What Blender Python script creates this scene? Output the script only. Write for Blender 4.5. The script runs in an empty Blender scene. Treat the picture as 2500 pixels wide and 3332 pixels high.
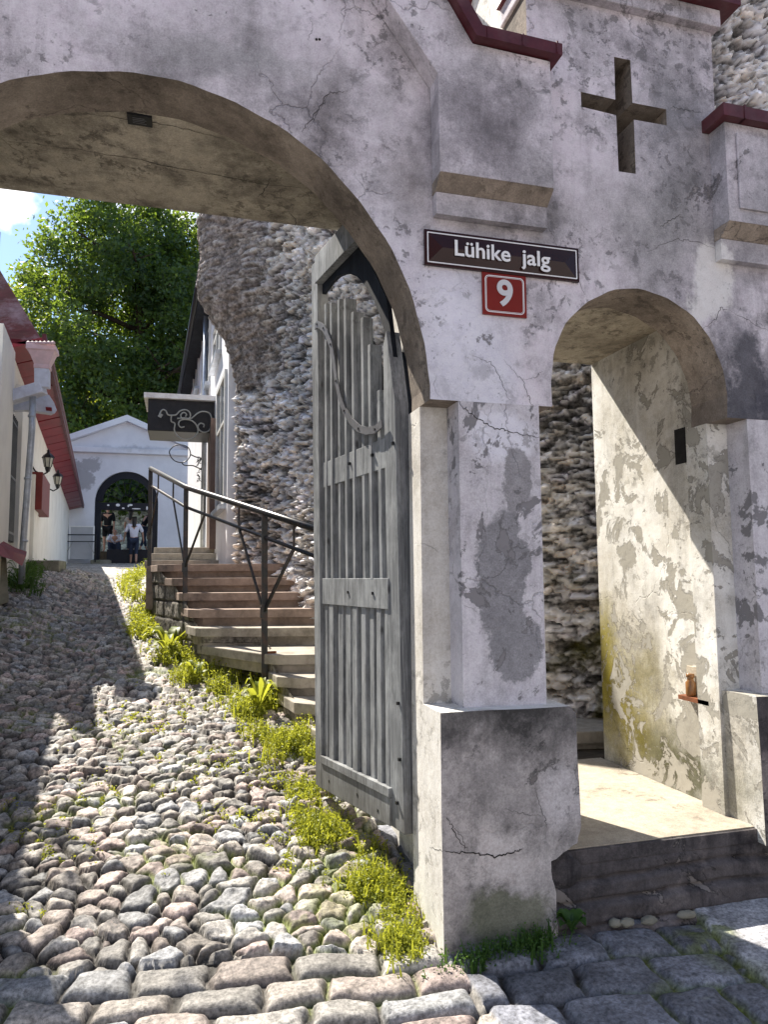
import bpy, bmesh, math, random
import numpy as np
from mathutils import Vector, Matrix
from mathutils.geometry import tessellate_polygon
random.seed(7); rng = np.random.default_rng(7)
S = bpy.context.scene; COL = S.collection
R = math.radians

# ------------------------------------------------------------------ camera
CF, CYAW, CPIT, CROL = 2350.0, R(15.67), R(5.148), R(-.446)
CAM = np.array([0, -2.9, 1.58])
fw = np.array([math.sin(CYAW)*math.cos(CPIT), math.cos(CYAW)*math.cos(CPIT), math.sin(CPIT)])
rt0 = np.array([math.cos(CYAW), -math.sin(CYAW), 0]); up0 = np.cross(rt0, fw)
rt = math.cos(CROL)*rt0 + math.sin(CROL)*up0; up = -math.sin(CROL)*rt0 + math.cos(CROL)*up0
cd = bpy.data.cameras.new('camera'); cam = bpy.data.objects.new('camera', cd); COL.objects.link(cam)
cd.sensor_fit = 'HORIZONTAL'; cd.sensor_width = 36; cd.lens = 36*CF/2500; cd.clip_end = 600; cd.clip_start = .05
mw = Matrix.Identity(4)
for i in range(3):
    mw[i][0] = rt[i]; mw[i][1] = up[i]; mw[i][2] = -fw[i]; mw[i][3] = CAM[i]
cam.matrix_world = mw; S.camera = cam
def ray(px, py): return fw + (px-1250)/CF*rt - (py-1666)/CF*up
def on(px, py, ax, v):                       # measured point on the plane ax = v (metres)
    d = ray(px, py); i = 'xyz'.index(ax); return CAM + d*((v-CAM[i])/d[i])
def atd(px, py, d): return CAM + ray(px, py)*d
def onw(px, py, p0, dr, off=0):              # measured point on a vertical wall plane through p0 along dr
    dr = np.array(dr)/np.linalg.norm(dr); n = np.array([dr[1], -dr[0]])
    d = ray(px, py); t = ((np.array(p0)+n*off-CAM[:2])@n)/(d[:2]@n); return CAM+d*t

# ------------------------------------------------------------------ world, sun, exposure
SUN = Vector((-.445, 1.0, 1.24)).normalized()
SUN_EL = math.asin(SUN.z); SUN_ROT = math.atan2(SUN.x, SUN.y)
W = bpy.data.worlds.new("World"); S.world = W; W.use_nodes = True
wn, wl = W.node_tree.nodes, W.node_tree.links
bg = wn['Background']; sky = wn.new('ShaderNodeTexSky'); sky.sky_type = 'NISHITA'; sky.sun_disc = False
sky.sun_elevation = SUN_EL; sky.sun_rotation = SUN_ROT; sky.dust_density = .3; sky.ozone_density = 3.5; sky.air_density = 1.2
tcw = wn.new('ShaderNodeTexCoord'); nzw = wn.new('ShaderNodeTexNoise'); nzw.inputs['Scale'].default_value = 2.6
nzw.inputs['Detail'].default_value = 9; nzw.inputs['Roughness'].default_value = .55
mpw = wn.new('ShaderNodeMapping'); mpw.inputs['Scale'].default_value = (1, 1, 2.2); mpw.inputs['Location'].default_value = (.35, .1, .12)
rpw = wn.new('ShaderNodeValToRGB'); rpw.color_ramp.elements[0].position = .56; rpw.color_ramp.elements[1].position = .66
mxw = wn.new('ShaderNodeMix'); mxw.data_type = 'RGBA'; mxw.inputs[7].default_value = (9.5, 9.3, 9.4, 1)
wl.new(tcw.outputs['Generated'], mpw.inputs[0]); wl.new(mpw.outputs[0], nzw.inputs['Vector']); wl.new(nzw.outputs[0], rpw.inputs[0])
wl.new(rpw.outputs[0], mxw.inputs[0]); wl.new(sky.outputs[0], mxw.inputs[6]); wl.new(mxw.outputs[2], bg.inputs[0])
cdir = Vector(ray(25, 655)).normalized(); vd = wn.new('ShaderNodeVectorMath'); vd.operation = 'DISTANCE'; vd.inputs[1].default_value = cdir
nrm = wn.new('ShaderNodeVectorMath'); nrm.operation = 'NORMALIZE'; wl.new(tcw.outputs['Generated'], nrm.inputs[0]); wl.new(nrm.outputs[0], vd.inputs[0])
nz2 = wn.new('ShaderNodeTexNoise'); nz2.inputs['Scale'].default_value = 26; nz2.inputs['Detail'].default_value = 8; wl.new(nrm.outputs[0], nz2.inputs['Vector'])
ma = wn.new('ShaderNodeMath'); ma.operation = 'MULTIPLY_ADD'; ma.inputs[1].default_value = -.10; wl.new(nz2.outputs[0], ma.inputs[0]); wl.new(vd.outputs['Value'], ma.inputs[2])
mr = wn.new('ShaderNodeMapRange'); mr.inputs[1].default_value = -.012; mr.inputs[2].default_value = -.034; wl.new(ma.outputs[0], mr.inputs[0])
mx2 = wn.new('ShaderNodeMath'); mx2.operation = 'MAXIMUM'; wl.new(mr.outputs[0], mx2.inputs[0]); wl.new(rpw.outputs[0], mx2.inputs[1]); wl.new(mx2.outputs[0], mxw.inputs[0])
bg.inputs[1].default_value = .085
sd = bpy.data.lights.new('sun', 'SUN'); sd.energy = 5.0; sd.angle = R(.5); sd.color = (1, .93, .82)
sun = bpy.data.objects.new('sun', sd); COL.objects.link(sun); sun.rotation_euler = SUN.to_track_quat('Z', 'Y').to_euler()
S.view_settings.view_transform = 'Standard'; S.view_settings.look = 'None'; S.view_settings.gamma = 1
S.view_settings.exposure = 1.17
S.render.engine = 'CYCLES'; S.cycles.max_bounces = 7; S.cycles.diffuse_bounces = 4; S.cycles.transparent_max_bounces = 6

# ------------------------------------------------------------------ materials
class NT:
    def __init__(s, name, rough=.85, spec=.3):
        s.m = bpy.data.materials.new(name); s.m.use_nodes = True; s.t = s.m.node_tree; s.n = s.t.nodes; s.l = s.t.links
        s.b = s.n['Principled BSDF']; s.b.inputs['Roughness'].default_value = rough; s.b.inputs['Specular IOR Level'].default_value = spec
        s.g = None
    def node(s, t, **k):
        n = s.n.new(t)
        for a, v in k.items(): setattr(n, a, v)
        return n
    def set(s, n, i, v):
        if isinstance(v, bpy.types.NodeSocket): s.l.new(v, n.inputs[i])
        else: n.inputs[i].default_value = v
    def pos(s):
        if not s.g: s.g = s.node('ShaderNodeNewGeometry')
        return s.g.outputs['Position']
    def map(s, v, scale, loc=(0, 0, 0)):
        n = s.node('ShaderNodeMapping'); s.set(n, 0, v); s.set(n, 'Scale', scale if isinstance(scale, tuple) else (scale,)*3); s.set(n, 'Location', loc); return n.outputs[0]
    def noise(s, v, scale=1, detail=6, rough=.6, dist=0, col=False):
        n = s.node('ShaderNodeTexNoise'); s.set(n, 'Vector', v); s.set(n, 'Scale', scale); s.set(n, 'Detail', detail); s.set(n, 'Roughness', rough); s.set(n, 'Distortion', dist)
        return n.outputs[1] if col else n.outputs[0]
    def ramp(s, f, a, b, lo=0.0, hi=1.0):
        n = s.node('ShaderNodeMapRange'); n.clamp = True; s.set(n, 0, f); s.set(n, 1, a); s.set(n, 2, b); s.set(n, 3, lo); s.set(n, 4, hi); return n.outputs[0]
    def mix(s, f, a, b, mode='MIX'):
        n = s.node('ShaderNodeMix', data_type='RGBA', blend_type=mode); s.set(n, 0, f)
        s.set(n, 6, a if not isinstance(a, tuple) else (*a[:3], 1)); s.set(n, 7, b if not isinstance(b, tuple) else (*b[:3], 1)); return n.outputs[2]
    def math(s, op, a, b=0.0, c=0.0):
        n = s.node('ShaderNodeMath', operation=op); s.set(n, 0, a); s.set(n, 1, b); s.set(n, 2, c); return n.outputs[0]
    def sep(s, v):
        n = s.node('ShaderNodeSeparateXYZ'); s.set(n, 0, v); return n.outputs
    def blob(s, c, rad, warp=.35, wscale=3.5, soft=.4, seed=0.0):  # 1 inside a ragged patch at world point c with radii rad
        v = s.node('ShaderNodeVectorMath', operation='ADD'); 
        nz = s.noise(s.map(s.pos(), 1, (seed, seed, seed)), wscale, 12, .72, 0, True)
        w = s.node('ShaderNodeVectorMath', operation='MULTIPLY_ADD'); s.set(w, 0, nz); s.set(w, 1, (2*warp,)*3); s.set(w, 2, (-warp,)*3)
        s.l.new(s.pos(), v.inputs[0]); s.l.new(w.outputs[0], v.inputs[1])
        u = s.node('ShaderNodeVectorMath', operation='SUBTRACT'); s.l.new(v.outputs[0], u.inputs[0]); u.inputs[1].default_value = c
        q = s.node('ShaderNodeVectorMath', operation='DIVIDE'); s.l.new(u.outputs[0], q.inputs[0]); q.inputs[1].default_value = rad
        L = s.node('ShaderNodeVectorMath', operation='LENGTH'); s.l.new(q.outputs[0], L.inputs[0])
        return s.ramp(L.outputs['Value'], 1-soft, 1, 1, 0)
    def bump(s, h, strength=.5, dist=.01, prev=None, bevel=0):
        n = s.node('ShaderNodeBump'); s.set(n, 'Height', h); s.set(n, 'Strength', strength); s.set(n, 'Distance', dist)
        if prev: s.l.new(prev, n.inputs['Normal'])
        elif bevel:
            bv = s.node('ShaderNodeBevel', samples=3); bv.inputs[0].default_value = bevel; s.l.new(bv.outputs[0], n.inputs['Normal'])
        s.l.new(n.outputs[0], s.b.inputs['Normal']); return n.outputs[0]
    def out(s, c): s.set(s.b, 'Base Color', c if not isinstance(c, tuple) else (*c[:3], 1)); return s.m

def plaster(name, base, stain, dark, peel=None, peel_amt=.62, pscale=2.1, stain_lo=.42, stain_hi=.66, blobs=(), crack=True, streak=.4, seed=0.0, bev=0, grime=.62):
    t = NT(name, .9, .2); p = t.map(t.pos(), 1, (seed, seed*1.7, seed*.3))
    c = t.mix(t.ramp(t.noise(p, 1.5, 8, .62, .3), stain_lo, stain_hi), base, stain)
    c = t.mix(t.math('MULTIPLY', t.ramp(t.noise(p, 3.4, 9, .7), .5, .72), grime), c, dark)
    c = t.mix(t.math('MULTIPLY', t.ramp(t.noise(t.map(p, (7, 7, .7)), 1, 7, .65), .5, .75), streak), c, dark)
    for (cc, rr, colr, amt, *k) in blobs:
        wp = k[0] if k else .3; so = k[1] if len(k) > 1 else .5
        c = t.mix(t.math('MULTIPLY', t.blob(cc, rr, wp, 4.0 if wp < .3 else 2.6, so, cc[0]), amt), c, colr)
    pits = t.ramp(t.noise(p, 42, 5, .75), .58, .70)
    pm = t.math('MULTIPLY', pits, t.ramp(t.noise(p, 2.3, 4), .45, .65))
    c = t.mix(t.math('MULTIPLY', pm, .75), c, dark)
    fine = t.noise(p, 130, 4, .7)
    c = t.mix(.6, c, t.mix(t.ramp(fine, .36, .64), (.36, .36, .36), (.64, .64, .64)), 'OVERLAY')
    c = t.mix(.55, c, t.mix(t.ramp(t.noise(p, 19, 8, .75), .36, .64), (.34, .34, .34), (.62, .62, .62)), 'OVERLAY')
    h = t.math('ADD', t.math('MULTIPLY', t.noise(p, 14, 8, .65), .6), t.math('MULTIPLY', fine, .12))
    h = t.math('SUBTRACT', h, t.math('MULTIPLY', pm, .15))
    if peel:
        pn = t.math('ADD', t.noise(p, pscale, 12, .66, .5), t.math('MULTIPLY', t.math('SUBTRACT', t.noise(p, 34, 4, .7), .5), .05))
        m = t.ramp(pn, peel_amt, peel_amt+.012); c = t.mix(m, c, peel)
        edge = t.math('MULTIPLY', t.ramp(pn, peel_amt-.012, peel_amt), t.ramp(pn, peel_amt, peel_amt+.014, 1, 0)); c = t.mix(t.math('MULTIPLY', edge, .7), c, dark)
        h = t.math('SUBTRACT', h, t.math('MULTIPLY', m, .55))
    fl = t.noise(p, 15, 10, .72, .3); fm = t.math('MULTIPLY', t.ramp(fl, .555, .57), t.ramp(t.noise(p, 1.7, 5, .6), .47, .56)); c = t.mix(t.math('MULTIPLY', fm, .7), c, tuple(x*.55 for x in stain))
    h = t.math('SUBTRACT', h, t.math('MULTIPLY', fm, .35))
    gm = t.math('MULTIPLY', t.ramp(t.noise(p, 7, 12, .78), .50, .60), t.ramp(t.noise(p, .9, 4, .5), .42, .60)); c = t.mix(t.math('MULTIPLY', gm, grime*.7), c, dark)
    if crack:
        wv = t.node('ShaderNodeVectorMath', operation='MULTIPLY_ADD'); t.set(wv, 0, t.noise(p, 2.2, 6, .6, 0, True)); t.set(wv, 1, (.5,)*3); t.set(wv, 2, p)
        vo = t.node('ShaderNodeTexVoronoi', feature='DISTANCE_TO_EDGE'); t.set(vo, 'Vector', wv.outputs[0]); t.set(vo, 'Scale', 1.5)
        m = t.math('MULTIPLY', t.ramp(vo.outputs['Distance'], 0, .007, 1, 0), t.ramp(t.noise(p, 1.1, 3), .5, .58))
        c = t.mix(t.math('MULTIPLY', m, .45), c, dark); h = t.math('SUBTRACT', h, m)
    t.bump(h, .55, .012, bevel=bev)
    return t.out(c)

LILAC, GREYL, DK = (.74, .685, .73), (.31, .295, .305), (.06, .056, .06)
M = {}
M['facade'] = plaster('weathered_white_plaster', LILAC, GREYL, DK, (.30, .28, .28), .672, seed=2.0, blobs=[
    ((1.3, 0, 3.58), (.40, .6, .30), (.13, .12, .13), .85, .3, .8), ((2.30, 0, 3.80), (.42, .5, .45), (.20, .20, .21), .85, .45, .9), ((.55, 0, 3.55), (.16, .5, .5), (.20, .18, .18), .75, .3, .9), ((.95, 0, 3.3), (.14, .5, .3), (.24, .22, .22), .7, .3, .9), ((2.75, 0, 3.4), (.3, .5, .6), (.22, .22, .23), .7, .4, .9),
    ((.75, 0, 2.9), (.5, .4, .42), (.80, .77, .84), .6, .3, .8), ((1.2, 0, 2.45), (.32, .3, .62), (.74, .73, .80), .9, .12, .5),
    ((2.15, 0, 3.3), (.5, .4, .35), (.36, .35, .35), .7, .3, .9), ((2.50, 0, 3.02), (.16, .2, .24), (.80, .78, .75), .8, .3, .3), ((-.35, 0, 4.0), (.7, .4, .28), (.90, .83, .89), .8, .4, .8), ((.45, 0, 4.05), (.35, .4, .3), (.88, .82, .88), .7, .35, .8), ((1.08, 0, 2.75), (.2, .3, .3), (.84, .82, .90), .7, .3, .8),
    ((2.66, 0, 2.45), (.20, .3, .5), (.09, .09, .105), .9, .35, .4), ((.2, 0, 3.75), (.5, .3, .09), (.38, .37, .38), .8, .2, .9), ((2.95, 0, 1.9), (.3, .4, 1.3), (.07, .07, .09), .85, .4, .5)])
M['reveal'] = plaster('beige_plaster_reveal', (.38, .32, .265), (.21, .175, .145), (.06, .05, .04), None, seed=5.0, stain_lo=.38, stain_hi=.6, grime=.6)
M['vault'] = plaster('beige_plaster_vault', (.56, .50, .40), (.27, .235, .185), (.07, .06, .05), None, seed=9.0, grime=.85, streak=0)
M['pier'] = plaster('peeling_pier_plaster', (.70, .67, .71), (.54, .51, .53), (.12, .115, .115), (.25, .24, .25), .555, 2.8, seed=3.3, grime=.35, blobs=[
    ((1.36, 0, 2.2), (.2, .3, .14), (.80, .79, .86), .85, .1, .4), ((1.35, 0, 1.55), (.12, .2, .33), (.26, .255, .27), .9, .16, .12), ((1.41, 0, 1.28), (.13, .2, .15), (.27, .265, .28), .9, .12, .1), ((1.42, 0, 2.02), (.07, .2, .16), (.28, .27, .28), .85, .1, .12)])
M['jamb'] = plaster('smooth_jamb_plaster', (.74, .72, .68), (.60, .57, .52), (.22, .2, .18), None, seed=13.0, grime=.3, streak=.25)
M['base'] = plaster('stained_base_plaster', (.56, .52, .51), (.28, .265, .265), (.04, .04, .04), (.22, .20, .195), .60, seed=6.1, stain_lo=.35, stain_hi=.6, grime=.75, streak=.6, blobs=[
    ((1.35, -.08, 1.03), (.6, .3, .22), (.028, .028, .028), .9, .35, .7), ((1.3, -.08, .2), (.22, .3, .14), (.14, .15, .10), .8, .15, .3), ((1.55, -.08, .66), (.13, .3, .16), (.56, .53, .54), .9, .1, .4), ((1.3, -.08, .42), (.32, .3, .12), (.62, .58, .57), .8, .2, .6)])
M['step'] = plaster('black_stained_concrete', (.42, .36, .34), (.10, .09, .092), (.012, .012, .015), (.20, .18, .17), .60, seed=8.8, stain_lo=.35, stain_hi=.55, grime=.95, streak=.9)
M['floor'] = plaster('cream_screed', (.46, .41, .33), (.30, .26, .21), (.10, .085, .07), None, seed=1.8, grime=.35, streak=0, crack=False)
M['passage'] = plaster('peeling_passage_plaster', (.86, .85, .81), (.60, .57, .50), (.10, .09, .075), (.40, .38, .33), .545, 4.2, seed=4.4, stain_lo=.4, stain_hi=.6, grime=.3, blobs=[
    ((2.62, 1.0, .72), (.5, .60, .66), (.17, .14, .012), .95, .4, .8), ((2.62, .5, .54), (.5, .62, .30), (.07, .07, .025), .9, .35, .7), ((2.62, 1.25, 1.0), (.5, .22, .55), (.24, .20, .02), .9, .2, .6)])

def simple(name, col, rough=.6, spec=.4, metal=0, var=.25, nscale=12, bumpd=.002, dirt=None, damt=.3, stretch=(1, 1, 1)):
    t = NT(name, rough, spec); t.b.inputs['Metallic'].default_value = metal
    p = t.map(t.pos(), stretch); n = t.noise(p, nscale, 7, .65)
    d = tuple(x*(1-var) for x in col); l = tuple(min(1, x*(1+var)) for x in col)
    c = t.mix(t.ramp(n, .3, .7), d, l)
    if dirt: c = t.mix(t.math('MULTIPLY', t.ramp(t.noise(p, nscale*.4, 8, .7), .48, .66), damt), c, dirt)
    t.bump(n, .4, bumpd); return t.out(c)
M['redmetal'] = simple('oxblood_sheet_metal', (.085, .012, .018), .5, .4, 0, .35, 9, .002, (.16, .10, .10), .35)
M['redsoffit'] = simple('crimson_painted_boards', (.20, .012, .02), .4, .4, 0, .25, 5, .003, (.14, .015, .02), .6)
M['iron'] = simple('black_wrought_iron', (.012, .013, .016), .45, .4, .2, .3, 30, .001, (.03, .03, .028), .5)
M['steel'] = simple('dark_painted_steel_rail', (.022, .025, .028), .33, .5, .4, .3, 25, .001, (.15, .07, .04), .35)
M['rust'] = simple('rusty_iron', (.20, .07, .03), .8, .3, 0, .4, 25, .002)
M['greyiron'] = simple('grey_iron_strap', (.16, .16, .17), .5, .5, .3, .3, 25, .001)
M['zinc'] = simple('galvanised_pipe', (.42, .46, .52), .35, .5, .5, .25, 10, .001, (.2, .2, .2), .4)
M['pink'] = simple('pale_pink_painted_metal', (.70, .50, .52), .5, .4, 0, .12, 12, .002, (.5, .42, .45), .4)
M['palemetal'] = simple('pale_blue_painted_metal', (.62, .66, .78), .5, .4, 0, .15, 9, .002, (.4, .4, .5), .5)
M['cream'] = simple('cream_painted_wall', (.80, .78, .72), .85, .2, 0, .06, 3, .004, (.55, .52, .46), .35)
M['whitewall'] = simple('white_house_plaster', (.80, .81, .84), .85, .2, 0, .06, 3, .004, (.6, .6, .6), .35)
t = NT('far_gatehouse_plaster', .9, .2)
cg = t.mix(t.ramp(t.noise(t.pos(), 1.2, 7), .4, .7), (.78, .79, .84), (.66, .67, .72))
for cc, rr in (((-3.15, 24, 5.6), (.45, .6, .28)), ((-3.35, 24, 5.05), (.40, .6, .42)), ((-3.7, 24, 5.5), (.28, .5, .3))):
    cg = t.mix(t.math('MULTIPLY', t.blob(cc, rr, .45, 2.6, .2, cc[2]), .9), cg, (.40, .40, .42))
cg = t.mix(t.math('MULTIPLY', t.blob((-1.7, 24, 6.2), (1.6, .6, .16), .3, 3, .8), .6), cg, (.4, .4, .42))
t.bump(t.noise(t.pos(), 8, 6), .4, .01); M['gatewall'] = t.out(cg)
M['darkblue'] = simple('blue_black_door_paint', (.006, .008, .016), .4, .3, 0, .3, 6)
M['glass'] = simple('dim_window_glass', (.10, .12, .14), .08, .6, 0, .3, 2)
M['sash'] = simple('grey_white_window_frame', (.62, .62, .60), .6, .3, 0, .1, 8)
M['brown'] = simple('brown_door_casing', (.16, .11, .09), .6, .3, 0, .25, 8)
M['cardboardwhite'] = simple('white_panel_paint', (.46, .47, .50), .6, .3, 0, .06, 4)
M['copper'] = simple('weathered_copper_sheet', (.90, .82, .79), .45, .4, .1, .25, 7, .002, (.85, .85, .85), .7)
M['signred'] = simple('dark_maroon_enamel', (.026, .007, .005), .2, .35, 0, .25, 2, .0005)
M['platered'] = simple('red_enamel', (.20, .012, .006), .3, .3, 0, .12, 3, .0005)
M['signwhite'] = simple('white_enamel', (.85, .85, .85), .3, .5, 0, .05, 10, .0005)
M['letgrey'] = simple('pale_grey_enamel', (.62, .62, .64), .3, .5, 0, .05, 10, .0005)
M['ochrestone'] = simple('brown_sandstone_tread', (.36, .275, .225), .85, .25, 0, .28, 9, .006, (.10, .08, .065), .6)
M['greytread'] = simple('grey_limestone_tread', (.42, .38, .32), .85, .25, 0, .25, 9, .006, (.10, .09, .07), .6)
M['soil'] = simple('dark_soil', (.09, .075, .055), .95, .1, 0, .4, 8, .02)
M['terrain'] = simple('grey_paving_ground', (.22, .20, .18), .9, .2, 0, .3, 4, .02)
M['amber'] = simple('amber_glass_jar', (.26, .12, .04), .2, .6, 0, .3, 20)
M['terracotta'] = simple('terracotta_cap', (.30, .11, .06), .8, .2, 0, .3, 20)
M['stonecap'] = simple('mossy_stone_block', (.22, .21, .17), .9, .2, 0, .35, 6, .02, (.07, .10, .04), .6)

def wood(name, light, dark, extra):
    t = NT(name, .8, .2); p = t.pos()
    g = t.noise(t.map(p, (60, 60, 2.0)), 1, 8, .65, .5); g2 = t.noise(t.map(p, (190, 190, 6)), 1, 6, .7)
    c = t.mix(t.ramp(g, .34, .66), dark, light)
    c = t.mix(t.math('MULTIPLY', t.ramp(t.noise(t.map(p, (7, 7, 3.0)), 1, 9, .72), .44, .62), .6), c, extra)
    c = t.mix(.5, c, t.mix(t.ramp(g2, .36, .64), (.32, .32, .32), (.66, .66, .66)), 'OVERLAY')
    kn = t.node('ShaderNodeTexVoronoi'); t.set(kn, 'Vector', t.map(p, (9, 9, 3.5))); t.set(kn, 'Scale', 1.0)
    c = t.mix(t.math('MULTIPLY', t.ramp(kn.outputs['Distance'], .04, .10, 1, 0), .7), c, (.03, .027, .025))
    z = t.sep(p)[2]; c = t.mix(t.math('MULTIPLY', t.ramp(t.math('ADD', z, t.math('MULTIPLY', t.noise(p, 6, 7, .7), .5)), .72, .90, 1, 0), .5), c, (.09, .08, .065))
    t.bump(t.math('ADD', g, t.math('MULTIPLY', g2, .4)), .7, .004); return t.out(c)
M['wood'] = wood('weathered_grey_wood', (.29, .30, .31), (.11, .118, .125), (.46, .48, .49))
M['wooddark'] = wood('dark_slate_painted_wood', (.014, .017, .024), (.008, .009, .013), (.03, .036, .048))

def attrmat(name, rough=.8, bscale=60, bstr=.6, bdist=.006, spec=.35, big=9):
    t = NT(name, rough, spec); a = t.node('ShaderNodeAttribute', attribute_name='tint')
    p = t.pos(); f = t.noise(p, bscale, 7, .72); g = t.noise(p, big, 6, .6)
    c = t.mix(.8, a.outputs['Color'], t.mix(t.ramp(f, .36, .64), (.14, .14, .14), (.80, .80, .80)), 'OVERLAY')
    c = t.mix(.6, c, t.mix(t.ramp(g, .36, .64), (.24, .24, .24), (.74, .74, .74)), 'OVERLAY')
    n = t.bump(g, .5, bdist*2.5); t.bump(f, bstr, bdist, n); return t.out(c)
M['cobble'] = attrmat('granite_cobblestones', .62, 55, .7, .006)
M['masonry'] = attrmat('rough_limestone_masonry', .95, 20, 1, .045, .15, 7)
M['blockstone'] = attrmat('limestone_blocks', .9, 30, .7, .01, .2)

def leafmat(name, c1, c2, trans=.5, tcol=(.35, .5, .05)):
    t = NT(name, .55, .3); t.n.remove(t.b); o = t.n['Material Output']
    a = t.node('ShaderNodeAttribute', attribute_name='tint')
    c = t.mix(a.outputs['Fac'], c1, c2)
    d = t.node('ShaderNodeBsdfPrincipled'); t.l.new(c, d.inputs['Base Color']); d.inputs['Roughness'].default_value = .5; d.inputs['Specular IOR Level'].default_value = .35
    tr = t.node('ShaderNodeBsdfTranslucent'); t.l.new(t.mix(a.outputs['Fac'], tuple(x*.6 for x in tcol), tcol), tr.inputs['Color'])
    m = t.node('ShaderNodeMixShader'); m.inputs[0].default_value = trans
    t.l.new(d.outputs[0], m.inputs[1]); t.l.new(tr.outputs[0], m.inputs[2]); t.l.new(m.outputs[0], o.inputs['Surface']); return t.m
M['leaf'] = leafmat('linden_leaves', (.009, .032, .026), (.06, .11, .035), .36, (.38, .54, .05))
M['leafyellow'] = leafmat('yellow_green_leaves', (.07, .11, .02), (.13, .16, .03), .55, (.55, .6, .06))
M['weed'] = leafmat('fresh_green_weeds', (.11, .16, .02), (.28, .30, .04), .45, (.6, .62, .06))
M['weeddark'] = leafmat('dark_green_weeds', (.03, .08, .02), (.06, .13, .03), .35, (.2, .35, .05))
M['bark'] = simple('dark_bark', (.045, .035, .028), .95, .1, 0, .4, 12, .02)

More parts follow.
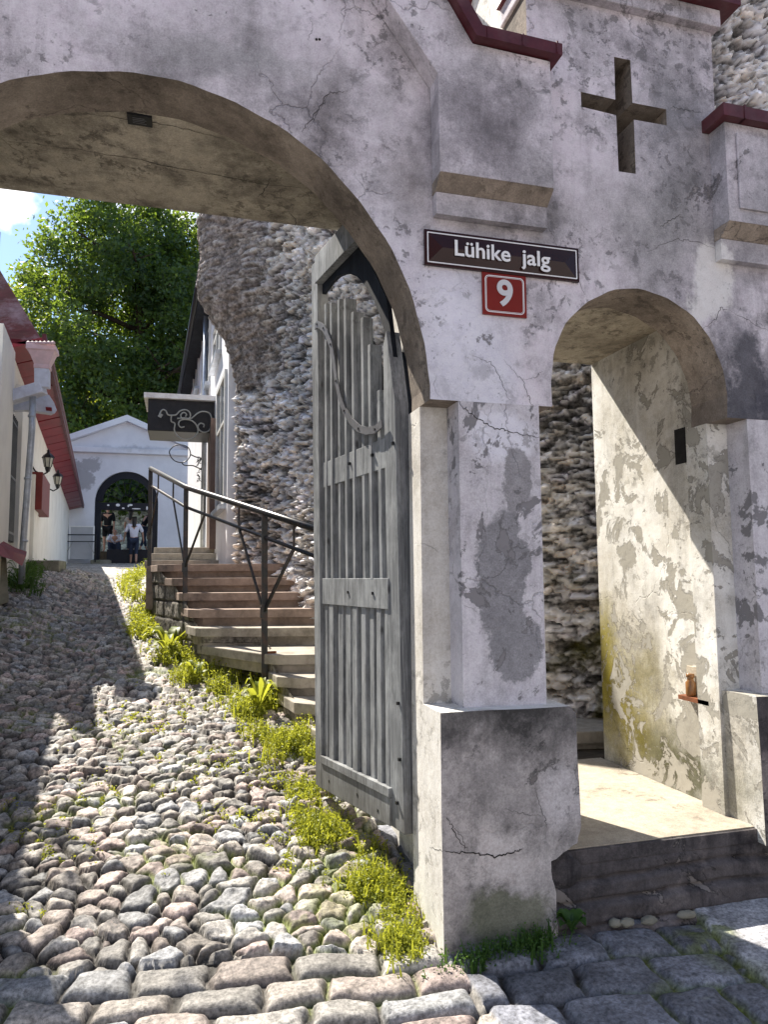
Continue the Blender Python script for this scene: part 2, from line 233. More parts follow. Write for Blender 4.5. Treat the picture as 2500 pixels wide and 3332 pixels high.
# ------------------------------------------------------------------ builders
def tag(o, label=None, cat=None, group=None, kind=None):
    if label: o['label'] = label
    if cat: o['category'] = cat
    if group: o['group'] = group
    if kind: o['kind'] = kind
    return o
def thing(name, loc, label, cat, group=None):
    o = bpy.data.objects.new(name, None); COL.objects.link(o); o.location = loc; o.empty_display_size = .2
    return tag(o, label, cat, group)
def wloc(o):
    v = Vector((0, 0, 0))
    while o: v += Vector(o.location); o = o.parent
    return v
class MB:
    def __init__(s): s.v = []; s.f = []; s.mi = []
    def add(s, v, f, mi=0):
        b = len(s.v); s.v += [tuple(map(float, x)) for x in v]; s.f += [tuple(b+i for i in q) for q in f]
        s.mi += (mi if isinstance(mi, list) else [mi]*len(f)); return s
    def box(s, lo, hi, mi=0):
        x0, y0, z0 = lo; x1, y1, z1 = hi
        return s.add([(x0,y0,z0),(x1,y0,z0),(x1,y1,z0),(x0,y1,z0),(x0,y0,z1),(x1,y0,z1),(x1,y1,z1),(x0,y1,z1)],
                     [(0,3,2,1),(4,5,6,7),(0,1,5,4),(1,2,6,5),(2,3,7,6),(3,0,4,7)], mi)
    def bar(s, a, b, w, h, mi=0, upv=(0, 0, 1), rnd=0):     # rectangular bar from a to b, w sideways, h along upv
        a, b = Vector(a), Vector(b); d = (b-a).normalized(); u = Vector(upv); u = (u-d*u.dot(d)).normalized(); sd_ = d.cross(u)
        vs = []
        for p in (a, b):
            for i, j in ((-1,-1),(1,-1),(1,1),(-1,1)): vs.append(p+sd_*w/2*i+u*h/2*j)
        return s.add(vs, [(0,1,2,3),(7,6,5,4),(0,4,5,1),(1,5,6,2),(2,6,7,3),(3,7,4,0)], mi)
    def prism(s, outer, holes=(), axis='y', a=0, b=1, mi=0, smi=None):
        # outline in the two other coordinates, extruded along axis from a to b
        smi = mi if smi is None else smi
        def P(u, v, w): return {'y': (u, w, v), 'z': (u, v, w), 'x': (w, u, v)}[axis]
        loops = [list(outer)]+[list(h) for h in holes]; flat = [p for l in loops for p in l]
        tris = tessellate_polygon([[Vector((p[0], p[1], 0)) for p in l] for l in loops]); n = len(flat)
        vs = [P(*p, a) for p in flat]+[P(*p, b) for p in flat]; fs = []; mm = []
        for t3 in tris: fs += [tuple(t3), tuple(i+n for i in reversed(t3))]; mm += [mi, mi]
        k = 0
        for l in loops:
            m = len(l)
            for i in range(m): fs.append((k+i, k+(i+1) % m, n+k+(i+1) % m, n+k+i)); mm.append(smi)
            k += m
        return s.add(vs, fs, mm)
    def tube(s, pts, r, n=8, mi=0, cap=True):
        pts = [Vector(p) for p in pts]; rr = r if isinstance(r, (list, tuple)) else [r]*len(pts); vs = []; fs = []; u = None
        for i, p in enumerate(pts):
            d = (pts[min(i+1, len(pts)-1)]-pts[max(i-1, 0)]).normalized()
            if u is None: u = d.orthogonal().normalized()
            u = (u-d*u.dot(d)).normalized(); w = d.cross(u)
            for k in range(n): a = 2*math.pi*k/n; vs.append(p+(u*math.cos(a)+w*math.sin(a))*rr[i])
        for i in range(len(pts)-1):
            for k in range(n): fs.append((i*n+k, i*n+(k+1) % n, (i+1)*n+(k+1) % n, (i+1)*n+k))
        if cap: fs += [tuple(range(n))[::-1], tuple((len(pts)-1)*n+k for k in range(n))]
        return s.add(vs, fs, mi)
    def lathe(s, c, prof, n=16, mi=0):
        vs = []; fs = []
        for r, z in prof:
            for k in range(n): a = 2*math.pi*k/n; vs.append((c[0]+r*math.cos(a), c[1]+r*math.sin(a), c[2]+z))
        for i in range(len(prof)-1):
            for k in range(n): fs.append((i*n+k, i*n+(k+1) % n, (i+1)*n+(k+1) % n, (i+1)*n+k))
        fs += [tuple(range(n))[::-1], tuple((len(prof)-1)*n+k for k in range(n))]
        return s.add(vs, fs, mi)
    def build(s, name, mats, parent=None, smooth=False, bevel=0, jit=0):
        me = bpy.data.meshes.new(name); L = wloc(parent) if parent else Vector((0, 0, 0))
        v = np.array(s.v)-np.array(L)
        if jit: v = v+rng.normal(0, jit, v.shape)
        me.from_pydata(v.tolist(), [], s.f); mats = mats if isinstance(mats, list) else [mats]
        for m in mats: me.materials.append(m)
        if len(mats) > 1: me.polygons.foreach_set('material_index', s.mi)
        bm = bmesh.new(); bm.from_mesh(me); bmesh.ops.recalc_face_normals(bm, faces=bm.faces)
        if bevel:
            es = [e for e in bm.edges if len(e.link_faces) == 2 and e.calc_face_angle(0) > .6]
            bmesh.ops.bevel(bm, geom=es, offset=bevel, segments=2, affect='EDGES', profile=.6)
        bm.to_mesh(me); bm.free()
        if smooth: me.polygons.foreach_set('use_smooth', [True]*len(me.polygons))
        o = bpy.data.objects.new(name, me); COL.objects.link(o); o.parent = parent; return o
def fastmesh(name, V, F, mat, parent=None, tint=None, smooth=True, facetint=None):
    me = bpy.data.meshes.new(name); L = np.array(wloc(parent)) if parent else 0; V = np.asarray(V, dtype=np.float32)-np.asarray(L, dtype=np.float32); F = np.asarray(F, dtype=np.int32); k = F.shape[1]
    me.vertices.add(len(V)); me.vertices.foreach_set('co', V.ravel()); me.loops.add(F.size); me.loops.foreach_set('vertex_index', F.ravel())
    me.polygons.add(len(F)); me.polygons.foreach_set('loop_start', np.arange(len(F), dtype=np.int32)*k)
    if smooth: me.polygons.foreach_set('use_smooth', np.ones(len(F), dtype=bool))
    me.update(calc_edges=True); me.materials.append(mat)
    if tint is not None:
        at = me.color_attributes.new('tint', 'FLOAT_COLOR', 'POINT'); T = np.ones((len(V), 4), dtype=np.float32); T[:, :3] = tint; at.data.foreach_set('color', T.ravel())
    o = bpy.data.objects.new(name, me); COL.objects.link(o); o.parent = parent; return o
# numpy noise
def h2(i, j, s=0):
    x = np.sin(i*127.1+j*311.7+s*74.7)*43758.5453; return x-np.floor(x)
def vnoise(x, y, s=0):
    i, j = np.floor(x), np.floor(y); a, b = x-i, y-j; a = a*a*(3-2*a); b = b*b*(3-2*b)
    return (h2(i, j, s)*(1-a)+h2(i+1, j, s)*a)*(1-b)+(h2(i, j+1, s)*(1-a)+h2(i+1, j+1, s)*a)*b
def fbm(x, y, o=4, s=0, g=.5):
    r = 0; a = 1; n = 0
    for k in range(o): r = r+a*vnoise(x*2**k+k*17.3, y*2**k-k*9.1, s+k); n += a; a *= g
    return r/n
def voro(u, v, jit=.85, s=0, wt=.22):                  # returns F1, F2 and the id of the nearest cell
    iu, iv = np.floor(u), np.floor(v); F1 = np.full(u.shape, 9.); F2 = F1.copy(); I = F1*0; J = F1*0; DX = F1*0; DY = F1*0
    for a in (-1, 0, 1):
        for b in (-1, 0, 1):
            ci, cj = iu+a, iv+b
            px = ci+.5+jit*(h2(ci, cj, s)-.5)+.5*(cj % 2)*0; py = cj+.5+jit*(h2(ci, cj, s+5)-.5)
            dx, dy = u-px, v-py; d = np.sqrt(dx*dx+dy*dy)-wt*(h2(ci, cj, s+9)-.5)
            m = d < F1; F2 = np.where(m, F1, np.minimum(F2, d)); I = np.where(m, ci, I); J = np.where(m, cj, J); DX = np.where(m, dx, DX); DY = np.where(m, dy, DY); F1 = np.where(m, d, F1)
    return F1, F2, I, J, DX, DY
def gridfaces(nu, nv):
    i = np.arange(nu-1)[:, None]; j = np.arange(nv-1)[None, :]; a = i*nv+j
    return np.stack([a, a+nv, a+nv+1, a+1], -1).reshape(-1, 4)

# ------------------------------------------------------------------ ground profile
GY = np.array([-60, -6, -1, 0, 1.5, 3.4, 5.1, 6.8, 8.5, 11, 12.6, 16, 24, 30, 60, 200]); GZ = np.array([.0, .02, .07, .10, .29, .55, .78, 1.08, 1.30, 1.50, 1.60, 1.75, 2.14, 2.5, 3, 3])
def gz(y): return np.interp(y, GY, GZ)
def ground(x, y):
    x = np.asarray(x, float); y = np.asarray(y, float)
    s = np.clip((-x-1.0)/1.1, 0, 1); s = s*s*(3-2*s); w = np.clip((y-3.5)/3, 0, 1)*np.clip((15-y)/4, 0, 1)
    return gz(y)+.27*s*w
def gnd(x, y): return float(ground(x, y))

# wide ground sheet under everything
xs = np.concatenate([[-300, -60], np.linspace(-12, 12, 40), [60, 300]]); ys = np.concatenate([[-300, -60, -20], np.linspace(-8, 40, 90), [80, 300]])
X, Y = np.meshgrid(xs, ys, indexing='ij'); Z = ground(X, Y)-.07
o = fastmesh('ground', np.stack([X, Y, Z], -1).reshape(-1, 3), gridfaces(len(xs), len(ys)), M['terrain']); tag(o, 'grey ground beneath the lane and houses', 'ground', kind='structure')

# cobbled lane: real relief, one sheet
def cobbles():
    ys = []; y = -1.15
    while y < 12.7: ys.append(y); y += max(.0065, .0021*(y+2.9)*max(1, (y+2.9)/5))
    ys = np.array(ys); xs = np.arange(-3.4, 1.25, .0085); xr = np.arange(1.25, 3.6, .014); xs = np.concatenate([xs, xr])
    X, Y = np.meshgrid(xs, ys, indexing='ij')
    base = ground(X, Y)
    wx = X+.05*(fbm(X*2, Y*2, 3, 1)-.5)*2; wy = Y+.06*(fbm(X*2, Y*2, 3, 2)-.5)*2
    sc = 1+.35*(vnoise(X*.8, Y*.8, 3)-.5)+.18*np.clip((1.2-Y)/1.2, 0, 1)
    wx = wx+.022*(fbm(X*13, Y*13, 3, 93)-.5)*2; wy = wy+.018*(fbm(X*13, Y*13, 3, 94)-.5)*2; yk = np.interp(wy, [-2, .1, .9, 1.8, 13], [-18.0, 0, 7.6, 18.0, 18+11.2/.072])*1.12; u = wx/.110; v = yk
    F1, F2, I, J, DX, DY = voro(u, v, .92, 0, .42)
    e = F2-F1-.05; rad = .34+.26*h2(I, J, 3); q = np.clip(e/rad, 0, 1)
    dome = np.clip(1-(1-q)**2.6, 0, 1)**.62; amp = .026+.032*h2(I, J, 4)
    tl = ((h2(I, J, 6)-.5)*DX+(h2(I, J, 7)-.5)*DY)*.065
    hh = dome*amp+tl*q+.022*(fbm(X*20, Y*26, 4, 4)-.5)*q+.009*(fbm(X*60, Y*60, 3, 8)-.5)
    hs = h2(I, J, 11); val = .17+.32*h2(I, J, 12)**1.1
    pal = np.array([[1.04, .94, .84], [1.10, .88, .80], [.94, .95, .97], [1.02, .97, .90], [1.08, .92, .82], [.96, .91, .84]])
    T = pal[np.clip((hs*6).astype(int), 0, 5)]*val[..., None]
    gap = np.clip(1-e/.15, 0, 1)
    # rectangular setts in front of the gate
    ang = R(-7); a0 = (X-.2)*math.cos(ang)+(Y-.05)*math.sin(ang); b0 = -(X-.2)*math.sin(ang)+(Y-.05)*math.cos(ang); a0 = a0+.05*(fbm(X*5, Y*5, 3, 90)-.5)*2; b0 = b0+.035*(fbm(X*4, Y*4, 3, 91)-.5)*2
    right = X > 1.05
    lim = np.where(right, 9, .06+.02*np.sin(X*5)); zone = (b0 < lim)
    ch = np.where(right, .215, .155); b1 = (b0-.06+.02*(fbm(X*1.5, Y*1.5, 2, 20)-.5))/ch; row = np.floor(b1); cl = np.where(right, .30, .29)
    a1 = a0/cl+h2(row, row, 21)*3; a1 = a1+.35*(h2(np.floor(a1+.5), row, 22)-.5)*0
    k = np.floor(a1); fa = a1-k; wob = .02*(fbm(X*9, Y*9, 3, 23)-.5)
    lft = .30*(h2(k, row, 24)-.5); rgt = .30*(h2(k+1, row, 24)-.5)
    ea = np.minimum(fa-lft*.9, 1+rgt*.9-fa); kk = np.where(fa < lft*.9, k-1, np.where(fa > 1+rgt*.9, k+1, k)); ea = np.abs(np.where(ea < 0, ea, ea))
    eb = np.minimum(b1-row, 1-(b1-row)); ed = (np.maximum(ea*cl, 1e-4)**-4+np.maximum(eb*ch, 1e-4)**-4)**-.25+wob*.7
    qs = np.clip((ed-.008)/.040, 0, 1); hs2 = np.clip(1-(1-qs)**2.6, 0, 1)**.7*(.032+.010*h2(kk, row, 25))+.006*(fbm(X*14, Y*14, 4, 26)-.5)*qs+.004*(fbm(X*70, Y*70, 2, 27)-.5)+((h2(kk, row, 28)-.5)*(fa-.5)*.045+(h2(kk, row, 35)-.5)*(b1-row-.5)*.03)*qs+.012*(fbm(X*5, Y*5, 3, 36)-.5)*qs
    vs = .20+.22*h2(kk, row, 29); Ts = pal[np.clip((h2(kk, row, 30)*6).astype(int), 0, 5)]*vs[..., None]
    Ts = np.where(right[..., None], np.array([.17, .175, .20])*(.7+.7*h2(kk, row, 31)[..., None]), Ts)
    gs = np.clip(1-ed/.016, 0, 1)
    z3 = zone[..., None]; hh = np.where(zone, hs2, hh); T = np.where(z3, Ts, T); gap = np.where(zone, gs, gap)
    # one big smooth slab at the right
    sl = (X > 2.16+.19*(Y+.11)); es = np.clip((X-2.16-.19*(Y+.11))/.03, 0, 1); hs3 = .052*es+.003*(fbm(X*40, Y*40, 3, 32)-.5)
    hh = np.where(sl, hs3, hh); T = np.where(sl[..., None], np.array([.38, .38, .40]), T); gap = np.where(sl, 1-es, gap)
    # joints: soil, with moss or grass in patches
    moss = fbm(X*1.8, Y*1.8, 4, 40); edge = np.clip((X+.15*Y-.55)/.5, 0, 1)*(X < 1.02)
    mm = np.clip((moss+.28*edge-.56)/.12, 0, 1)[..., None]
    soil = np.array([.032, .027, .022])*(1-mm)+np.array([.14, .17, .03])*mm
    g3 = np.clip(gap*1.25, 0, 1)[..., None]; T = T*(1-g3)+soil*g3
    over = np.clip((moss+.30*edge-.74)/.08, 0, 1)*(fbm(X*16, Y*16, 3, 41) > .47); o3 = (.8*over*(1-.4*dome))[..., None]; T = T*(1-o3)+np.array([.15, .18, .035])*o3
    fade = np.clip((12.6-Y)/.5, 0, 1)*.7+.3
    Z = base-.03+hh*fade
    return fastmesh('cobblestone_lane', np.stack([X, Y, Z], -1).reshape(-1, 3), gridfaces(len(xs), len(ys)), M['cobble'], None, T.reshape(-1, 3))
tag(cobbles(), 'worn cobblestones rising up the lane through the gate', 'cobbled lane', kind='structure')
def farlane():
    xs = np.arange(-4.5, 2.2, .03); ys = np.arange(12.5, 27.5, .05); X, Y = np.meshgrid(xs, ys, indexing='ij')
    row = np.floor(Y/.16); k = np.floor(X/.26+h2(row, row, 3)*2); fa = X/.26+h2(row, row, 3)*2-k; ed = np.minimum(np.minimum(fa, 1-fa)*.26, np.minimum(Y/.16-row, 1-Y/.16+row)*.16)
    q = np.clip(ed/.03, 0, 1); T = (np.array([.40, .37, .33])*(.65+.6*h2(k, row, 4))[..., None])*(.45+.55*q[..., None])
    return fastmesh('upper_lane', np.stack([X, Y, ground(X, Y)-.02+.018*q], -1).reshape(-1, 3), gridfaces(len(xs), len(ys)), M['cobble'], None, T.reshape(-1, 3))
tag(farlane(), 'flatter stone setts of the lane in front of the far gateway', 'paved lane', kind='structure')

# ------------------------------------------------------------------ the gate wall
AC, AR, AZ, SZ = -.16, 1.185, 1.262, 2.345      # big arch: centre x, half width, rise, springing height
gate = thing('gate_wall', (1.33, .3, .05), 'weathered white plaster gate wall with wide arch, small arch and cut-out cross', 'gate wall')
def arch_pts(cx, cz, rx, rz, a0, a1, n, j=.0035, s=0):
    out = []
    for i in range(n+1):
        a = a0+(a1-a0)*i/n; k = 1+j*(math.sin(i*1.7+s)+math.sin(i*.61+s*2))/rx*.6
        out.append((cx+rx*k*math.cos(a), cz+rz*k*math.sin(a)))
    return out
big = arch_pts(AC, SZ, AR, AZ, math.pi, 0, 64, .004)
small = [(1.612, SZ)]+arch_pts(2.09, 2.46, .48, .485, math.pi, 0, 36, .004, 2)+[(2.565, SZ)]
big[0] = (AC-AR, SZ); big[-1] = (1.025, SZ)
gable_r = [(1.535, 4.0), (1.20, 4.0), (1.06, 4.22), (.80, 4.62), (.45, 5.05), (.1, 5.32), (AC, 5.36)]
gable = gable_r+[(2*AC-x, z) for x, z in gable_r[-2::-1]]
outer = [(-4.6, SZ)]+big+small+[(4.6, SZ), (4.6, 3.84), (2.585, 3.84), (2.585, 4.36), (1.535, 4.36)]+gable+[(-1.9, 3.84), (-4.6, 3.84)]
cross = [(2.006, 4.115), (2.098, 4.115), (2.100, 3.893), (2.294, 3.893), (2.293, 3.808), (2.104, 3.806), (2.103, 3.527), (2.007, 3.525), (2.005, 3.812), (1.815, 3.822), (1.814, 3.898), (2.004, 3.892)]
b = MB().prism(outer, [cross[::-1]], 'y', 0, .26, 0, 1)
b.build('wall', [M['facade'], M['reveal']], gate)
# middle pier with nooks, and the right one mirrored
def pier(poly, z0, z1, name, mat=('pier', 'jamb')):
    return MB().prism(poly, (), 'z', z0, z1, 1, 0).build(name, [M[mat[0]], M[mat[1]]], gate)
MB().box((1.155, 0, -.2), (1.542, .5, SZ)).build('pilaster', M['pier'], gate, jit=.0015)
MB().prism([(1.025, .142), (1.155, .142), (1.155, .5), (1.542, .5), (1.542, .142), (1.62, .142), (1.62, 1.0), (1.12, 1.0), (1.12, .31), (1.025, .31)], (), 'z', -.2, SZ).build('pillar_core', M['jamb'], gate)
MB().box((2.683, 0, -.2), (3.15, .5, SZ)).build('pilaster', M['pier'], gate, jit=.0015)
MB().prism([(2.56, .142), (2.683, .142), (2.683, .5), (4.6, .5), (4.6, 1.28), (2.623, 1.28), (2.623, .30), (2.56, .30)], (), 'z', -.2, SZ).build('pillar_core', M['passage'], gate)
MB().box((3.15, .1, -.2), (4.6, .5, SZ)).build('wall_panel', M['facade'], gate)
MB().box((-1.9, 0, -.2), (-1.345, .31, SZ)).build('pilaster', M['pier'], gate)
MB().box((-4.6, .31, -.2), (-1.44, 1.0, SZ)).build('wall_panel', M['facade'], gate)
MB().box((-4.6, .05, -.2), (-1.9, .31, SZ)).build('wall_panel', M['facade'], gate)
# rear mass of the gate: flat ceilings over both openings
MB().box((-4.6, .26, 3.606), (1.12, 1.09, 3.80)).build('ceiling', M['vault'], gate)
MB().box((-4.6, .26, SZ), (-1.44, 1.0, 3.606)).build('rear_wall', M['jamb'], gate)
MB().prism([(1.12, SZ), (1.62, SZ), (1.62, 3.8), (1.12, 3.8)], (), 'y', .26, 1.0).build('rear_wall', M['jamb'], gate)
MB().box((1.62, .26, 2.985), (2.623, 1.28, 3.8)).build('ceiling', M['vault'], gate)
MB().box((2.623, .26, SZ), (4.6, 1.28, 3.8)).build('rear_wall', M['passage'], gate)
MB().prism([(.26, 3.8), (1.2, 3.8), (1.2, 4.42), (.70, 4.79), (.26, 5.04)], (), 'x', 1.535, 2.585).build('tower_block', M['jamb'], gate)
# bases
def ragged(pts, n=5, j=.006):
    out = []
    for i, p in enumerate(pts):
        q = pts[(i+1) % len(pts)]
        for k in range(n):
            t_ = k/n; out.append((p[0]+(q[0]-p[0])*t_+(random.uniform(-j, j) if k else 0), p[1]+(q[1]-p[1])*t_+(random.uniform(-j, j) if k else 0)))
    return out
base1 = ragged([(1.022, -.15), (1.50, -.15), (1.525, .12), (1.52, .27), (1.50, .36), (1.50, .40), (1.56, .43), (1.625, .46), (1.645, .53), (1.638, .99), (1.61, 1.025), (1.022, 1.03)], 3, .004)
MB().prism(base1, (), 'y', -.082, .142, 0, 1).build('pillar_base', [M['base'], M['jamb']], gate)
MB().prism(ragged([(2.585, .35), (3.3, .35), (3.3, 1.0), (2.575, 1.015)], 3, .004), (), 'y', -.082, .142, 0, 1).build('pillar_base', [M['step'], M['passage']], gate)
# raised gable band with stepped corbel end
band_r = [(1.047, 3.32), (1.592, 3.32), (1.592, 3.93), (1.21, 3.94), (1.07, 4.16), (.80, 4.57), (.45, 5.0), (.1, 5.28), (AC, 5.32)]
band_in = [(AC, 4.90), (.2, 4.85), (.55, 4.48), (.80, 4.09), (1.043, 3.765)]
MB().prism(band_r+band_in, (), 'y', -.11, -.002, 0, 0).build('raised_gable_band', [M['facade']], gate, bevel=.004)
mir = lambda P: [(2*AC-x, z) for x, z in P][::-1]
MB().prism(mir(band_r+band_in), (), 'y', -.11, -.002, 0, 0).build('raised_gable_band', [M['facade']], gate)
def corbel(x0, x1, zt, zb, zs):
    b = MB(); ya, yb = -.11, -.045
    b.add([(x0, ya, zt), (x1, ya, zt), (x1, yb, zb), (x0, yb, zb), (x0, -.002, zt), (x1, -.002, zt), (x1, -.002, zb), (x0, -.002, zb)], [(0,1,2,3), (0,3,7,4), (1,5,6,2), (3,2,6,7)])
    b.build('corbel', M['reveal'], gate); MB().box((x0+.003, yb+.002, zs), (x1-.003, -.002, zb-.001)).build('corbel', M['facade'], gate)  # slanted face takes a darker plaster: its underside shade painted in
corbel(1.047, 1.592, 3.319, 3.265, 3.165)
MB().box((2.54, -.11, 3.295), (3.6, -.002, 3.80)).build('raised_panel', M['facade'], gate)
MB().box((2.60, -.122, 3.36), (3.5, -.111, 3.745)).build('raised_panel', M['facade'], gate, bevel=.004)
corbel(2.54, 3.6, 3.294, 3.235, 3.13)
# red copings
def ribbon(pts, y0, y1, th, name, mat, par):
    P = [Vector(p) for p in pts]; up_ = []
    for i in range(len(P)):
        ns = []
        for a, c in ((i-1, i), (i, i+1)):
            if 0 <= a and c < len(P): d = (P[c]-P[a]).normalized(); n = Vector((-d.y, d.x)); ns.append(n if n.y > 0 else -n)
        n = sum(ns, Vector((0, 0)))/len(ns); n = n/max(n.length_squared, .3); up_.append((P[i].x+n.x*th, P[i].y+n.y*th))
    return MB().prism([tuple(p) for p in P]+up_[::-1], (), 'y', y0, y1).build(name, mat, par)
top_r = [(1.63, 3.935), (1.21, 3.945), (1.07, 4.165), (.80, 4.575), (.45, 5.005), (.1, 5.285), (AC, 5.325)]
ribbon(top_r, -.155, .30, .055, 'red_coping', M['redmetal'], gate)
ribbon([(2*AC-x, z) for x, z in top_r], -.155, .30, .055, 'red_coping', M['redmetal'], gate)
MB().box((2.50, -.155, 3.802), (4.6, .32, 3.865)).build('red_coping', M['redmetal'], gate)
MB().box((1.52, -.045, 4.361), (2.61, .255, 4.455)).build('cornice', M['facade'], gate, bevel=.006)
MB().box((1.50, -.10, 4.456), (2.69, .255, 4.51)).build('tower_roof', M['redmetal'], gate)
# red eave running back beside the tower
MB().prism([(1.3, 4.35), (.70, 4.80), (.70, 4.86), (1.3, 4.42)], (), 'x', 1.38, 2.6).build('eave', M['redmetal'], gate)
MB().prism([(.699, 4.80), (.2, 5.09), (.2, 5.15), (.699, 4.86)], (), 'x', 1.50, 2.6).build('eave', M['redmetal'], gate)
# standing seams on the copings
for k in range(5):
    MB().box((1.24+.085*k+.02, -.159, 3.938+.003), (1.248+.085*k+.02, -.1555, 3.996)).build('seam', M['redmetal'], gate) if k % 2 == 0 else None
for xx in (2.62, 2.95, 3.3): MB().box((xx, -.159, 3.802), (xx+.01, .2, 3.872)).build('seam', M['redmetal'], gate)

# drawn cracks in the plaster (dark slits, part of the wall surface)
CR = simple('crack_shadow_gap', (.03, .028, .028), .95, .1, 0, .2, 30)
def crack(pts, ax, v, w=.004, wob=.007, proud=.0015, n=9):
    w = w*.62
    P = [on(px, py, ax, v) for px, py in pts]; path = []
    for a, c in zip(P[:-1], P[1:]):
        for k in range(n): path.append(a+(c-a)*k/n)
    path.append(P[-1]); path = np.array(path); path += rng.normal(0, wob/2, path.shape); i = 'xyz'.index(ax); path[:, i] = v+(-proud if ax == 'y' else -proud)
    b = MB(); o1 = [k for k in range(3) if k != i]; m = len(path)
    for k in range(m-1):
        d = path[k+1]-path[k]; t_ = np.zeros(3); t_[o1[0]], t_[o1[1]] = -d[o1[1]], d[o1[0]]; t_ /= (np.linalg.norm(t_)+1e-9)
        wa = w*(.35+.65*math.sin(math.pi*(k+.2)/(m+.4)))*random.uniform(.6, 1.3)/2; wb = w*(.35+.65*math.sin(math.pi*(k+1.2)/(m+.4)))/2
        b.add([path[k]-t_*wa, path[k]+t_*wa, path[k+1]+t_*wb, path[k+1]-t_*wb], [(0, 1, 2, 3)])
    return b
cb = MB()
for pts, ax, v, w in [
    ([(1450, 2770), (1510, 2772), (1580, 2778), (1618, 2786), (1680, 2770), (1700, 2762)], 'y', -.082, .009),
    ([(1452, 2660), (1480, 2700), (1515, 2770)], 'y', -.082, .005), ([(1470, 2680), (1500, 2720), (1522, 2768)], 'y', -.082, .003),
    ([(1740, 2560), (1765, 2640), (1780, 2690)], 'y', -.082, .003), ([(1640, 2630), (1700, 2645), (1760, 2655)], 'y', -.082, .002),
    ([(1450, 2770), (1400, 2755)], 'x', 1.0215, .003)]:
    q = crack(pts, ax, v, w); cb.add(q.v, q.f)
for pts, w in [([(980, 435), (1010, 395), (1070, 305), (1130, 298)], .004), ([(1000, 430), (1040, 360), (1075, 306)], .002),
    ([(1540, 1160), (1600, 1180), (1640, 1260), (1660, 1310)], .003), ([(1640, 1170), (1700, 1240), (1720, 1290), (1735, 1330)], .003), ([(1700, 1240), (1745, 1225), (1765, 1210)], .002),
    ([(1780, 730), (1810, 790), (1820, 830)], .002), ([(2150, 740), (2180, 720), (2215, 700)], .004), ([(2100, 820), (2200, 780), (2260, 785), (2340, 815)], .003),
    ([(2280, 1075), (2330, 1040), (2345, 1000), (2365, 1010)], .004), ([(2365, 1010), (2430, 1040), (2500, 1080)], .003), ([(1620, 930), (1700, 960), (1740, 1010)], .002), ([(1860, 840), (1880, 900), (1900, 960)], .003),
    ([(2180, 350), (2230, 360), (2290, 370)], .003), ([(1010, 60), (1018, 100), (1000, 130)], .002)]:
    q = crack(pts, 'y', 0, w); cb.add(q.v, q.f)
for pts, w in [([(1490, 1310), (1530, 1345), (1600, 1390), (1660, 1405), (1755, 1425)], .006), ([(1500, 1960), (1560, 2000)], .0015)]:
    q = crack(pts, 'y', -.002, w); cb.add(q.v, q.f)
cb.build('crack', CR, gate)
cb = MB()
for pts in [[(0, 455), (200, 480), (460, 520), (560, 545), (760, 580), (860, 600), (980, 612)], [(270, 372), (400, 385), (560, 410), (720, 448)], [(880, 580), (860, 620), (840, 640)], [(940, 690), (960, 710), (965, 750)]]:
    q = crack(pts, 'z', 3.605, .006); cb.add(q.v, q.f)
cb.build('crack', CR, gate)
# door step and passage floor
ds = thing('stone_threshold', (2.1, .5, .0), 'thick black stained concrete threshold under the small arch', 'threshold')
b = MB(); pf = [(1.60, -.03), (2.7, -.035), (3.6, -.03), (3.6, .3), (2.63, .3), (2.63, 1.33), (1.605, 1.33)]
b.prism([(p[0], p[1]) for p in pf], (), 'z', .35, .408).build('slab', M['step'], ds, bevel=.004, jit=.0)
MB().prism([(1.62, -.012), (2.66, -.016), (3.6, -.012), (3.6, .29), (2.62, .29), (2.62, 1.32), (1.61, 1.32)], (), 'z', .4085, .414).build('floor_finish', M['floor'], ds)
def stepfront():
    xs = np.arange(1.47, 3.6, .010); zs = np.concatenate([np.arange(-.05, .372, .009), [.372]]); X, Z = np.meshgrid(xs, zs, indexing='ij')
    lz = Z+.018*(fbm(X*3, Z*3, 4, 101)-.5)*2; led = .040*(lz < .10)+.022*(lz < .20)+.018*(lz < .285); gro = 0
    for zz in (.10, .20, .285): gro = gro+.030*np.exp(-((lz-zz)/.009)**2)
    h = led-gro+.028*(fbm(X*6, Z*9, 5, 102, .6)-.5)+.03*np.clip(fbm(X*2.4, Z*5, 4, 103)-.55, 0, 1)*4*(Z < .3); h = h*np.clip((X-1.46)/.05, 0, 1)
    P = np.stack([X, -.030-h+.02*np.clip((Z-.34)/.03, 0, 1), Z], -1); return fastmesh('riser', P.reshape(-1, 3), gridfaces(len(xs), len(zs)), M['step'], ds)
stepfront(); MB().box((1.49, .0, -.1), (3.6, .3, .358)).build('core', M['step'], ds)
def lump(c, r, seed, name, mat, par):
    th = np.linspace(0, math.pi, 30); ph = np.linspace(0, 2*math.pi, 48); TH, PH = np.meshgrid(th, ph, indexing='ij'); d = np.stack([np.sin(TH)*np.cos(PH), np.sin(TH)*np.sin(PH), np.cos(TH)], -1)
    k = .75+.5*fbm(d[..., 0]*2+5, d[..., 2]*2+d[..., 1]*2+seed, 5, seed, .6); P = np.array(c)+d*k[..., None]*np.array(r); return fastmesh(name, P.reshape(-1, 3), gridfaces(30, 48), mat, par)
lump((1.565, -.030, .335), (.095, .035, .085), 13, 'mortar_patch', M['step'], ds); lump((1.50, -.05, .20), (.035, .03, .06), 5, 'mortar_patch', M['step'], ds)
